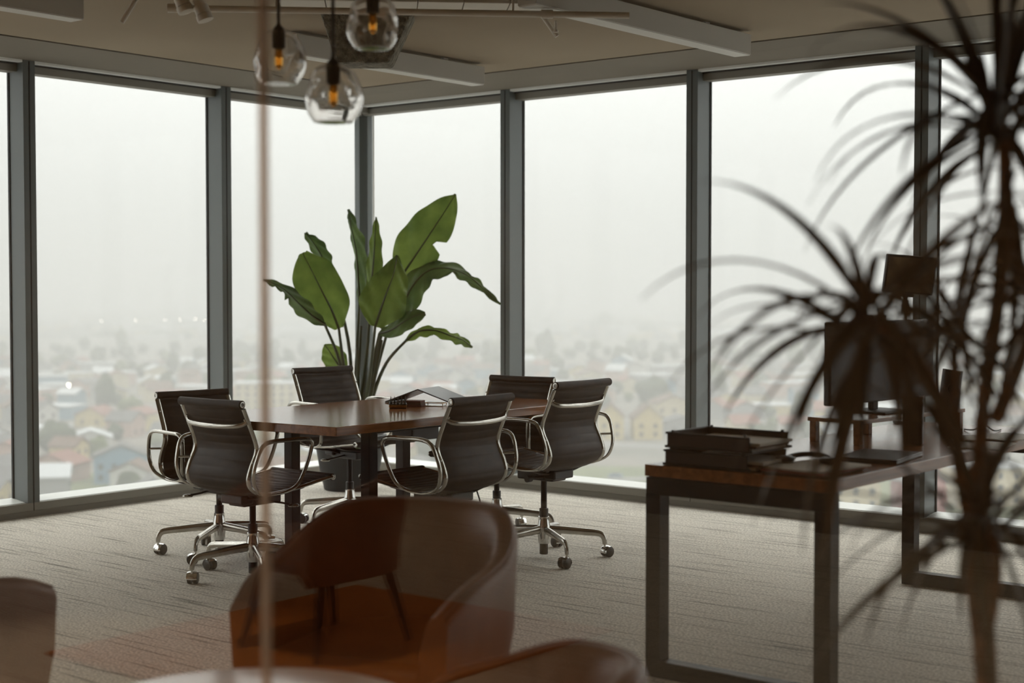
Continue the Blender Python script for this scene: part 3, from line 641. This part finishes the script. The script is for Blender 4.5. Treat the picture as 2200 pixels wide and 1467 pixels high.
# ------------------------------------------------------------------ tall banana-leaved plant in the corner
PD = 9.9; pc_ = onz(752, 1050, 0)
bp_ = thing('potted_plant', 'tall green bird of paradise plant in a black pot in the corner', 'plant', tuple(pc_))
MB().lathe([(.165,0),(.172,.004),(.205,.16),(.235,.34),(.245,.345),(.245,.365),(.225,.367),(.222,.345),(.19,.30)], 40).build('pot', 'pot', bp_, True)
MB().lathe([(.005,.31),(.215,.315),(.2,.30)], 30).build('soil', 'soil', bp_, True)
for s in (-1, 1):
    MB().sweep([(s*.222, -.02, .235), (s*.255,-.02,.245), (s*.262,-.02,.21), (s*.25,-.02,.17), (s*.213,-.02,.165)], .006, seg=8).build('pot_handle', 'chrome', bp_, True)
def P3(px, py, dd=0.0): return atd(px, py, PD+dd)-Vector(pc_)
vdir = -_F
def leaf(mid, widths, stem, mname='banana', twist=0.0, fold=.25, asym=(1,1), tears=(), wave=.012, seed=1):
    """mid: (px,py,depth) along the midrib, widths in metres at those points; stem: px points of the leaf stalk"""
    rnd = random.Random(seed); mid3 = catmull([P3(*m) for m in mid], 7); n_ = len(mid3)
    W = [w.x for w in catmull([(w,0,0) for w in widths], 7)]
    rows = []; k = 6
    for i, c in enumerate(mid3):
        t = (mid3[min(i+1,n_-1)]-mid3[max(i-1,0)]).normalized(); v = (vdir-t*vdir.dot(t)).normalized(); side = t.cross(v)
        tw = twist if not isinstance(twist, (list, tuple)) else twist[0]+(twist[1]-twist[0])*i/(n_-1)
        s2 = side*math.cos(tw)+v*math.sin(tw); nn = s2.cross(t)
        row = []
        for j in range(-k, k+1):
            u = j/k; w = max(W[i], .003)*(asym[0] if u < 0 else asym[1])
            for (ti, td, tw_) in tears:
                if (u < 0) == (td < 0): w *= 1-.75*math.exp(-((i/(n_-1)-ti)/tw_)**2)*min(1, abs(u)*1.2)
            row.append(c+s2*(u*w)+nn*(-fold*w*abs(u)*.9+wave*math.sin(i*.9+j*1.3)*abs(u)))
        rows.append(row)
    g = MB(); g.grid(rows)
    l = g.build('leaf', mname, bp_, True, angle=180)
    MB().sweep(mid3, [max(.003, .009*(1-i/n_)) for i in range(n_)], seg=6).build('midrib', 'petiole', l, True)
    if stem:
        sp = catmull([P3(*s_) for s_ in stem]+[P3(*mid[0])], 6); m_ = len(sp)
        MB().sweep(sp, [.016-.008*i/m_ for i in range(m_)], seg=8).build('stalk', 'petiole', bp_, True)
base = (756, 985, 0)
leaf([(858,600,.05),(885,560,.05),(920,508,.05),(955,455,.08),(979,417,.1)], [.03,.17,.185,.13,.01], [(765,975,.02),(795,820,.02),(830,680,.04)], 'banana', .25, .15, (1,.72), [(.48,1,.03)], seed=1)
leaf([(772,655,.1),(770,600,.1),(765,540,.1),(755,490,.08),(748,450,.05)], [.02,.07,.085,.06,.01], [(758,975,.05),(765,800,.08)], 'banana_dark', .9, .5, (1.0,.9), seed=2)
leaf([(797,640,-.02),(800,590,-.02),(804,540,0),(806,500,0),(808,466,.02)], [.03,.062,.055,.035,.004], [(764,975,0),(785,800,0)], 'banana', .3, .5, (.9,.9), seed=3)
leaf([(728,706,-.05),(712,665,-.08),(690,622,-.1),(668,578,-.1),(650,543,-.08)], [.03,.135,.15,.135,.03], [(752,975,-.02),(745,850,-.03)], 'banana', -.2, .18, (1,1.0), seed=4)
leaf([(698,697,-.2),(668,676,-.22),(638,648,-.24),(605,618,-.22),(566,601,-.2)], [.02,.075,.085,.05,.008], [(748,975,-.05),(735,800,-.12)], 'banana_dark', .6, .2, (1,.7), [(.7,-1,.03),(.82,-1,.03),(.6,-1,.02)], seed=5)
leaf([(716,600,.15),(700,572,.17),(688,545,.18),(672,520,.16),(656,500,.12)], [.02,.06,.065,.055,.015], [(754,975,.04),(752,760,.1)], 'banana_dark', .5, .4, (1,.9), [(.9,1,.05)], seed=6)
leaf([(806,702,-.25),(818,665,-.27),(832,625,-.28),(845,590,-.26),(853,548,-.2)], [.04,.15,.135,.10,.01], [(762,975,-.05),(790,840,-.15)], 'banana', -.15, .25, (1,1), seed=7)
leaf([(836,700,.0),(862,660,-.05),(886,615,-.05),(918,583,-.02),(960,576,0),(1005,592,.05),(1040,622,.05),(1075,653,.02)], [.02,.10,.11,.085,.075,.06,.035,.006], [(766,975,0),(800,830,0)], 'banana_dark', (.35,.9), .25, (1,.9), [(.62,1,.03),(.74,-1,.03)], seed=8)
leaf([(815,716,-.1),(838,710,-.15),(862,695,-.2),(888,680,-.2),(914,673,-.2)], [.015,.05,.06,.055,.015], [(765,975,-.03),(793,820,-.06)], 'banana_dark', .25, .3, (1,1), seed=9)
leaf([(872,732,-.1),(900,712,-.12),(935,710,-.15),(970,722,-.15),(993,730,-.13),(1015,746,-.1)], [.012,.045,.04,.04,.04,.006], [(770,975,-.02),(800,855,-.05),(830,780,-.08)], 'banana', .75, .3, (1,1), seed=10)
leaf([(740,800,-.02),(728,785,-.02),(716,768,-.02),(706,752,-.02),(697,740,-.02)], [.02,.07,.08,.06,.008], [(750,975,0),(748,860,-.01)], 'banana', .1, .2, (1,1), seed=11)
for k, (px, py) in enumerate(((776,700), (792,730), (806,755), (768,745), (820,730), (742,810))):
    MB().sweep(catmull([P3(752+6*k-12, 985, -.03*k), P3((754+5*k+px)/2, 850, -.02*k), P3(px, py, -.02*k)], 6), [.018-.0008*i for i in range(13)], seg=8).build('stalk', 'petiole', bp_, True)

# ------------------------------------------------------------------ dracaena close to the lens on the right
dp = ld(.80, 2.52)
dr = thing('dracaena', 'tall dark dracaena with narrow radiating leaves close at the right edge', 'plant', tuple(dp))
MB().lathe([(.13,0),(.16,.02),(.19,.32),(.19,.34),(.17,.34),(.165,.3)], 32).build('pot', 'pot', dr, True); MB().lathe([(.005,.29),(.166,.295)], 24).build('soil', 'soil', dr, True)
def D3(px, py, D): return atd(px, py, D)-Vector(dp)
stems = [([(2120,1900,2.5),(2112,1467,2.5),(2095,1300,2.5),(2080,1120,2.5),(2060,1000,2.48),(2030,880,2.42),(1960,760,2.35),(1880,690,2.30)], .014),
         ([(2135,1900,2.55),(2120,1400,2.55),(2105,1150,2.6),(2110,900,2.65),(2150,600,2.6),(2160,380,2.55),(2150,250,2.5)], .017),
         ([(2108,1330,2.52),(2095,1200,2.6),(2070,1040,2.62),(2054,850,2.65),(2052,715,2.65)], .010),
         ([(2105,1420,2.5),(2130,1300,2.4),(2140,1180,2.38),(2110,1120,2.35)], .013),
         ([(2140,900,2.62),(2190,780,2.55),(2230,650,2.5)], .014)]
for pts, r in stems:
    cp_ = catmull([D3(*p_) for p_ in pts], 6); MB().sweep(cp_, [r*(1-.35*i/len(cp_)) for i in range(len(cp_))], seg=10).build('stem', 'trunk', dr, True)
LEAFM = []
for v, elev in enumerate((80, 60, 40, 20, 0, -20, -42, -60)):
    for L_ in (.33,):
        n_ = 12; pts = []; a = R(elev); p_ = Vector((0,0,0)); step = L_/n_; dz = R({80:3,60:6,40:8,20:8,0:6,-20:4.5,-42:3,-60:1.5}[elev])
        for i in range(n_+1):
            pts.append(p_.copy()); p_ = p_+Vector((0, math.cos(a), math.sin(a)))*step; a -= dz*(.5+i/n_)
        rows = []
        for i, c in enumerate(pts):
            w = .0085*(.55+1.0*min(1, i/3)*(1-(i/n_)**2.2)-.5*(i/n_)); w = max(w, .0006); d = (pts[min(i+1,n_)]-pts[max(i-1,0)]).normalized(); up = Vector((1,0,0)).cross(d)
            rows.append([c+Vector((-w,0,0))+up*(.35*w), c-up*.0004, c+Vector((w,0,0))+up*(.35*w), c+up*.0008])
        LEAFM.append((elev, MB().grid(rows, closed_v=True).mesh('leaf_%d' % v, True, 180)))
rnd = random.Random(11)
HEADS = [((1868,688,2.30), 44, 1.10, (-72, 56)), ((2145,255,2.5), 46, 1.15, (-48, 88)), ((2052,712,2.65), 26, .7, (-70, 75)), ((2105,1120,2.35), 40, .95, (-60, 70)), ((2260,650,2.5), 34, 1.0, (-70,60)), ((2175,420,2.55), 16, 1.0, (-70, 10))]
for hd, cnt, scl, (e0, e1) in HEADS:
    c = D3(*hd)
    for i in range(cnt):
        az = i*2.39996+rnd.uniform(-.2,.2); e = e0+(e1-e0)*(((i+.5)/cnt)**.8)+rnd.uniform(-10,10)
        el, me = min(LEAFM, key=lambda q_: abs(q_[0]-e)); o = link('leaf', me, 'dracaena', dr)
        o.location = c+Vector((0,0,rnd.uniform(-.05,.05)))+Vector((-math.sin(az), math.cos(az), 0))*.008
        s_ = scl*rnd.uniform(.75,1.15); o.rotation_euler = (0, rnd.uniform(-.3,.3), az); o.scale = (s_*rnd.uniform(.9,1.2), s_, s_)

# ------------------------------------------------------------------ the city far below, in haze
GZ = -55.0; VAZ = CAM_YAW
def gp(px, py): return onz(px, py, GZ)
CM = {
 'ground': mat('city_ground', srgb(89,87,80), 1, col2=srgb(111,104,96), nscale=.03, detail=8, lo=.4, hi=.62),
 'cream': mat('cream_stucco', srgb(167,154,126), .9), 'yellow': mat('yellow_siding', srgb(170,151,104), .9), 'white': mat('white_stucco', srgb(172,170,166), .9),
 'blue': mat('blue_siding', srgb(92,121,138), .9), 'pink': mat('pink_stucco', srgb(158,130,118), .9), 'greyw': mat('grey_siding', srgb(124,124,123), .9), 'red': mat('red_siding', srgb(126,46,38), .9),
 'roof_grey': mat('grey_shingles', srgb(83,81,80), .9), 'roof_brown': mat('brown_shingles', srgb(89,68,56), .9), 'roof_red': mat('red_roof_tiles', srgb(112,72,60), .9), 'roof_white': mat('white_roofing', srgb(167,169,170), .8),
 'tree': mat('tree_leaves', srgb(38,47,30), 1, col2=srgb(62,68,41), nscale=.35, bump=1, bscale=1.2, bdist=.6), 'tree_light': mat('light_tree_leaves', srgb(81,86,49), 1, col2=srgb(62,71,38), nscale=.35),
 'win': mat('far_window', srgb(52,58,64), .2), 'road': mat('asphalt', srgb(111,110,108), .9), 'grass': mat('lawn', srgb(93,99,64), 1, col2=srgb(77,83,53), nscale=.08), 'car': mat('car_paint', srgb(89,111,133), .25), 'lamp': emitter('street_lamp_glow', (1,.93,.75,1), 30),
}
M.update(CM)
def fan(r0, r1, half, z):
    n_ = 24; vs = []
    for r_ in (r0, r1):
        for i in range(n_+1):
            a = VAZ+R(90)+half*(1-2*i/n_); vs.append((r_*math.cos(a), r_*math.sin(a), z))
    return MB().add(vs, [(i, i+1, n_+2+i, n_+1+i) for i in range(n_)])
struct(fan(60, 9000, R(62), GZ).build('ground', 'ground'))
# lawn on the slope nearest to the tower and two streets
o = tag(fan(300, 470, R(30), GZ+.05).build('lawn', 'grass'), 'pale green open slope below the windows', 'lawn', kind='stuff')
PLACED = []
def street(name, label, pts, w):
    P = [gp(*p_)+Vector((0,0,.1)) for p_ in pts]; rows = []
    for a_, b_ in zip(P[:-1], P[1:]): PLACED.extend([(a_.lerp(b_, i/20).x, a_.lerp(b_, i/20).y, w) for i in range(21)])
    for i, p_ in enumerate(P):
        t = (P[min(i+1,len(P)-1)]-P[max(i-1,0)]).normalized(); s_ = Vector((-t.y, t.x, 0))*w; rows.append([p_-s_, p_+s_, p_+s_-Vector((0,0,.08)), p_-s_-Vector((0,0,.08))])
    return tag(MB().grid(rows, closed_v=True).build(name, 'road'), label, 'street')
street('street', 'pale street passing below the yellow gabled houses', [(900,975),(1150,960),(1300,955),(1500,962),(1800,1000)], 5)
street('street', 'pale street below the blue house at the left', [(150,992),(240,992),(330,1000)], 4)
street('street', 'pale street near the car at the foot of the slope', [(1180,1050),(1330,1030),(1480,1025),(1700,1040)], 4)
def house(px, py, w, d, h, rh, wall, roof, rot=0.0, wins=0, label=None, group=None, name='house', hip=False, flat=False):
    p = gp(px, py); PLACED.append((p.x, p.y, max(w, d)*.62)) if not group else None; o = thing(name, label or '%s house with %s roof among the far houses' % (wall, roof), 'house' if name == 'house' else 'building', tuple(p), VAZ+rot, group); a, b = w/2, d/2
    if flat:
        MB().box(-a, a, -b, b, -.5, h).build('wall', wall, o); MB().box(-a-.3, a+.3, -b-.3, b+.3, h, h+.5).build('roof', roof, o)
    else:
        MB().add([(-a,-b,-.5),(a,-b,-.5),(a,b,-.5),(-a,b,-.5),(-a,-b,h),(a,-b,h),(a,b,h),(-a,b,h),(0,-b,h+rh),(0,b,h+rh)], [(0,1,5,8,4),(2,3,7,9,6),(1,2,6,5),(3,0,4,7),(4,8,9,7),(8,5,6,9)]).build('wall', wall, o)
        e = .6; k = rh/a*e
        MB().add([(-a-e,-b-e,h-k),(0,-b-e,h+rh),(0,b+e,h+rh),(-a-e,b+e,h-k),(a+e,-b-e,h-k),(a+e,b+e,h-k)]+[(-a-e,-b-e,h-k+.4),(0,-b-e,h+rh+.4),(0,b+e,h+rh+.4),(-a-e,b+e,h-k+.4),(a+e,-b-e,h-k+.4),(a+e,b+e,h-k+.4)],
                 [(0,3,2,1),(1,2,5,4),(6,7,8,9),(7,10,11,8),(0,1,7,6),(1,4,10,7),(2,3,9,8),(5,2,8,11),(0,6,9,3),(4,5,11,10)]).build('roof', roof, o)
    if wins:
        nf = max(1, int(h/3.2)); wm = None
        for fl in range(nf):
            for c in range(wins):
                x = -a+w*(c+.5)/wins; z = 1.2+fl*3.1
                if wm is None: wm = MB().box(-.65, .65, -.12, .05, 0, 1.6).mesh('window')
                link('window', wm, 'win', o, loc=(x, -b, z))
    return o
G = 'houses of the city below'
def free(p, r_):
    if any((p.x-a)**2+(p.y-b)**2 < (r_+c)**2 for a, b, c in PLACED): return False
    PLACED.append((p.x, p.y, r_)); return True
def where(px, py):
    w_ = [(50,'the leftmost window'),(470,'the large left window'),(785,'the window left of the corner'),(1100,'the window right of the corner'),(1500,'the window behind the right chairs'),(1990,'the window behind the desk')]
    n_ = next((t for x, t in w_ if px < x), 'the rightmost window'); return ('low in ' if py > 930 else 'midway in ' if py > 830 else 'high and faint in ')+n_
# ones that can be told apart
house(572, 884, 27, 14, 13, 0, 'cream', 'roof_white', R(4), 7, 'long cream four-storey block seen behind the table', name='apartment_block', flat=True)
house(1312, 941, 9.5, 12, 8.5, 4.5, 'yellow', 'roof_brown', R(-4), 2, 'pale yellow gabled house, left of the pair right of the chairs')
house(1388, 941, 10.5, 12, 8.0, 4.5, 'yellow', 'roof_brown', R(3), 2, 'pale yellow gabled house, right of the pair right of the chairs')
house(1440, 905, 16, 12, 8, 3, 'cream', 'roof_brown', R(10), 3, 'cream house behind the yellow gabled pair')
house(1462, 932, 15, 11, 5, 2, 'greyw', 'roof_grey', R(8), 2, 'low grey house left of the second mullion')
house(262, 1035, 15, 10, 8, 3, 'blue', 'roof_grey', R(12), 4, 'pale blue house low in the left window')
house(195, 962, 14, 12, 4, 2.5, 'white', 'roof_white', R(15), 2, 'white low house with white roof in the left window')
house(126, 1030, 14, 12, 5, 3, 'pink', 'roof_red', R(-10), 2, 'pink house with red roof at lower left')
house(20, 1010, 13, 12, 6, 3, 'pink', 'roof_red', R(5), 2, 'red-roofed house at the far left edge')
house(1835, 1092, 12, 10, 8, 3, 'cream', 'roof_grey', R(-8), 3, 'cream house under the right end of the desk')
house(1972, 1096, 10, 10, 8, 4, 'red', 'roof_grey', R(14), 1, 'red gabled house under the right end of the desk')
house(2010, 1060, 14, 10, 8, 3, 'red', 'roof_white', R(-6), 2, 'red house with pale roof behind the right plant')
house(2110, 1084, 18, 12, 10, 0, 'cream', 'roof_white', R(5), 4, 'cream flat-roofed block behind the right plant', name='apartment_block', flat=True)
house(2160, 1015, 22, 14, 9, 0, 'white', 'roof_white', R(9), 4, 'white flat-roofed block at the right edge', name='apartment_block', flat=True)
for (px, py, w, h, lab) in ((115, 652, 62, 38, 'faint tower block leftmost on the hazy skyline'), (197, 654, 110, 24, 'faint broad block between the two skyline towers'), (318, 656, 46, 46, 'faint tall tower on the hazy skyline in the left window'), (535, 655, 60, 52, 'faint tower on the hazy skyline beside the glass joint')):
    p = gp(px, py); D = (p-_C).length; sc_ = D/CAM_F; o = thing('skyline_tower', lab, 'tower', tuple(p), VAZ); w_ = {115:34,197:56,318:26,535:34}[px]*sc_
    MB().box(-w_/2, w_/2, -15, 15, 0, h*sc_*1.05).build('shaft', 'greyw', o); MB().box(-w_*.3, w_*.3, -8, 8, h*sc_*1.05, h*sc_*1.2).build('roof_plant', 'greyw', o)
o = thing('parked_car', 'pale blue parked car on the street below the windows', 'car', tuple(gp(1322, 1026)), VAZ+R(12))
MB().box(-2.2, 2.2, -.85, .85, .35, .95).build('body', 'car', o, bevel=.2); MB().box(-1.2, 1.3, -.75, .75, .95, 1.45).build('cabin', 'win', o, bevel=.25)
for x in (-1.35, 1.35):
    for y in (-.85, .85): MB().sweep([(x,y-.1,.33), (x,y+.1,.33)], .33, seg=14).build('wheel', 'rubber', o, True)
for a_, b_, r_ in ((1405,878,11),(1252,868,9),(1300,703,14),(225,880,7),(118,978,7.5),(1335,788,11),(210,985,4.5),(280,905,6.5)): PLACED.append((gp(a_,b_).x, gp(a_,b_).y, r_))
# scattered houses
rnd = random.Random(21); taken = [(572,870,90,40),(1350,915,95,50),(1450,905,50,40),(262,1010,60,40),(1880,1070,90,40),(2085,1050,90,50)]
walls = ['cream','white','white','greyw','pink','cream','greyw','blue','yellow']; roofs = ['roof_grey','roof_grey','roof_brown','roof_red','roof_white']
cnt = 0; py = 1085.0
while py > 722:
    D = 56.3*CAM_F/(py-616); step = 15*CAM_F/D; px = -60+rnd.uniform(0, step)
    while px < 2260:
        x_, y_ = px+rnd.uniform(-.2,.2)*step, py+rnd.uniform(-5,5)*(CAM_F/D)/5; ok = not any(abs(x_-a) < c and abs(y_-b) < d_ for a, b, c, d_ in taken) and not (1100 < x_ < 1500 and y_ > 945)
        if ok and rnd.random() < .62 and cnt < 280:
            w = rnd.uniform(8, 14); big = rnd.random() < (.10 if py > 880 else .33)
            if not free(gp(x_, y_), w*(1.45 if big else .78)): px += step; continue
            wl = rnd.choice(walls); rf = rnd.choice(roofs)
            wn_ = {'cream':'cream','white':'white','greyw':'grey','pink':'pink','blue':'pale blue','yellow':'yellow'}[wl]; rn = {'roof_grey':'grey','roof_brown':'brown','roof_red':'red','roof_white':'white'}[rf]
            if big: house(x_, y_, w*(2.0 if py > 850 else 2.6), 14, rnd.uniform(3.5,7), 0, wl, rnd.choice(('roof_white','roof_white','roof_grey')), R(rnd.uniform(-25,25)), 3 if py > 900 else 0, '%s flat-roofed block %s' % (wn_, where(x_, y_)), 'flat-roofed blocks in the city', 'city_block', flat=True)
            else: house(x_, y_, w, rnd.uniform(9,13), rnd.uniform(4,7.5), rnd.uniform(2,3.4), wl, rf, R(rnd.uniform(-30,30)+rnd.choice((0,90))), 2 if py > 900 else 0, '%s house with %s roof %s' % (wn_, rn, where(x_, y_)), G)
            cnt += 1
        px += step*rnd.uniform(1.0, 1.5)
    py -= max(3.2, 17*(CAM_F/D)*(56.3/D)*1.2)
# trees
def crown(seed, tall=1.0):
    rnd_ = random.Random(seed); rows = []; n1, n2 = 9, 12; ph = [rnd_.uniform(0, 6.28) for _ in range(6)]
    for i in range(n1+1):
        th = math.pi*i/n1; row = []
        for k in range(n2):
            a = 2*math.pi*k/n2; r_ = 1+.16*math.sin(3*a+ph[0]+2*th)+.13*math.sin(5*a+ph[1]-3*th)+.1*math.sin(4*th+ph[2]+a)+rnd_.uniform(-.07,.07)
            row.append((math.sin(th)*math.cos(a)*r_, math.sin(th)*math.sin(a)*r_, tall*(1.25+math.cos(th)*r_)))
        rows.append(row)
    g = MB().grid(rows, closed_v=True); g.sweep([(0,0,0), (0,0,tall)], .09, seg=6); return g.mesh('tree_%d' % seed, True, 180)
CR = [crown(1, .85), crown(2, .8), crown(3, .95), crown(4, 1.5)]
def tree(px, py, r_, k, m_, label, group=None):
    me = CR[k] if m_ == 'tree' else CRL[k]; o = link('tree', me, m_, None); o.location = gp(px, py); o.rotation_euler = (0,0,rnd.uniform(0,6.28)); o.scale = (r_,)*3; return tag(o, label, 'tree', group)
CRL = [m_.copy() for m_ in CR]
tree(1405, 878, 7.5, 0, 'tree', 'broad dark tree behind the yellow gabled houses'); tree(1252, 868, 6, 1, 'tree', 'rounded dark tree left of the yellow gabled houses')
tree(1300, 703, 10, 0, 'tree', 'large hazy tree standing out on the far plain'); tree(225, 880, 4.6, 3, 'tree', 'tall narrow tree in the middle of the left window')
tree(118, 978, 6, 1, 'tree', 'bushy tree beside the white low house at left'); tree(1335, 788, 7, 0, 'tree', 'hazy tree mass above the yellow houses'); tree(210, 985, 3.6, 0, 'tree_light', 'light green tree in front of the pink house at left'); tree(280, 905, 5.5, 1, 'tree_light', 'yellowish tree low in the left window')
cnt = 0; py = 1075.0
while py > 705 and cnt < 285:
    D = 56.3*CAM_F/(py-616); step = 20*CAM_F/D; px = -40+rnd.uniform(0, step)
    while px < 2240 and cnt < 285:
        x_, y_ = px+rnd.uniform(-.4,.4)*step, py+rnd.uniform(-3,3)
        if not any(abs(x_-a) < c*.9 and -25 < y_-b < d_*1.6 for a, b, c, d_ in taken) and not (1120 < x_ < 1500 and y_ > 940) and rnd.random() < .6:
            lt = rnd.random() < .25; r_ = rnd.uniform(2.4, 4.8)*(1+.2*(D > 900)); k_ = rnd.choice((0,1,0,1,2,1,0,3))
            if free(gp(x_, y_), r_*1.1):
                tree(x_, y_, r_, k_, 'tree_light' if lt else 'tree', ('small ' if r_ < 3 else 'big ' if r_ > 4.5 else '')+('light' if lt else 'dark')+' green '+('slender' if k_ == 3 else 'rounded')+' tree '+where(x_, y_), 'trees of the city below'); cnt += 1
        px += step*rnd.uniform(.8, 1.8)
    py -= max(4.5, 24*(CAM_F/D)*(56.3/D)*1.2)
# everything beyond: too far to tell apart
g = MB(); rd = random.Random(3); mi = []; ca, sa = math.cos(VAZ), math.sin(VAZ)
for k_, n_, h0, h1, w0_, w1_ in ((0, 260, 4, 9, 14, 60), (1, 600, 4, 8, 8, 22), (2, 300, 4, 9, 8, 24)):
    for _ in range(n_):
        p = gp(rd.uniform(-80, 2280), 650+82*rd.random()**1.4); w, d, h = rd.uniform(w0_, w1_), rd.uniform(w0_, w1_)*.7, rd.uniform(h0, h1)
        b = MB().box(-w/2, w/2, -d/2, d/2, 0, h); g.add([(p.x+x*ca-y*sa, p.y+x*sa+y*ca, GZ+z) for x, y, z in b.v], b.f); mi += [k_]*6
o = tag(g.build('distant_buildings', 'roof_white'), 'far roofs and houses dissolving in the haze', 'distant buildings', kind='stuff')
for m_ in ('greyw', 'cream'): o.data.materials.append(M[m_])
o.data.polygons.foreach_set('material_index', mi)
g = MB(); rd = random.Random(5); src = CR[1]; sv = [tuple(v.co) for v in src.vertices]; sf = [tuple(p_.vertices) for p_ in src.polygons]
for _ in range(700):
    p = gp(rd.uniform(-80, 2280), 644+86*rd.random()**1.4); s_ = rd.uniform(3.5, 7); g.add([(p.x+x*s_*1.4, p.y+y*s_*1.4, p.z+z*s_*.6) for x, y, z in sv], sf)
tag(g.build('distant_trees', 'tree', None, True, angle=180), 'far tree tops dissolving in the haze', 'distant trees', kind='stuff')
for k, (px, py) in enumerate(((218,703),(291,701),(355,700),(387,699),(420,698),(438,700),(148,866))):
    o = thing('street_lamp', ('lit street lamp alone low in the left window', 'small lit lamp in the row of far lamps')[px != 148], 'street lamp', tuple(gp(px, py)), 0, 'row of lit far lamps'); D = (Vector(o.location)-_C).length
    MB().lathe([(.12,0),(.08,8)], 8).build('pole', 'greyw', o); MB().lathe([(.05,8),(.5,8.3),(.7,8.8),(.5,9.3),(.05,9.5)], 10).build('lamp_head', 'lamp', o, True).scale = (D/1200,)*2+(1,)
# haze over the city: a bank of thin fog that scatters the daylight
hz, nt, b, out = new_mat('thin_fog'); nt.nodes.remove(b)
vs_ = nd(nt, 'ShaderNodeVolumeScatter'); vs_.inputs['Color'].default_value = (1,1,.985,1); vs_.inputs['Density'].default_value = .00075; vs_.inputs['Anisotropy'].default_value = 0.0
va_ = nd(nt, 'ShaderNodeVolumeAbsorption'); va_.inputs['Color'].default_value = (0,0,0,1); va_.inputs['Density'].default_value = .00042
sm_ = nd(nt, 'ShaderNodeAddShader'); nt.links.new(vs_.outputs[0], sm_.inputs[0]); nt.links.new(va_.outputs[0], sm_.inputs[1]); nt.links.new(sm_.outputs[0], out.inputs['Volume'])
o = MB().box(-4200, 4200, 14, 8500, GZ-2, 190).build('haze', hz); o.rotation_euler = (0, 0, VAZ)
tag(o, 'pale haze lying over the distant city', 'haze', kind='stuff')
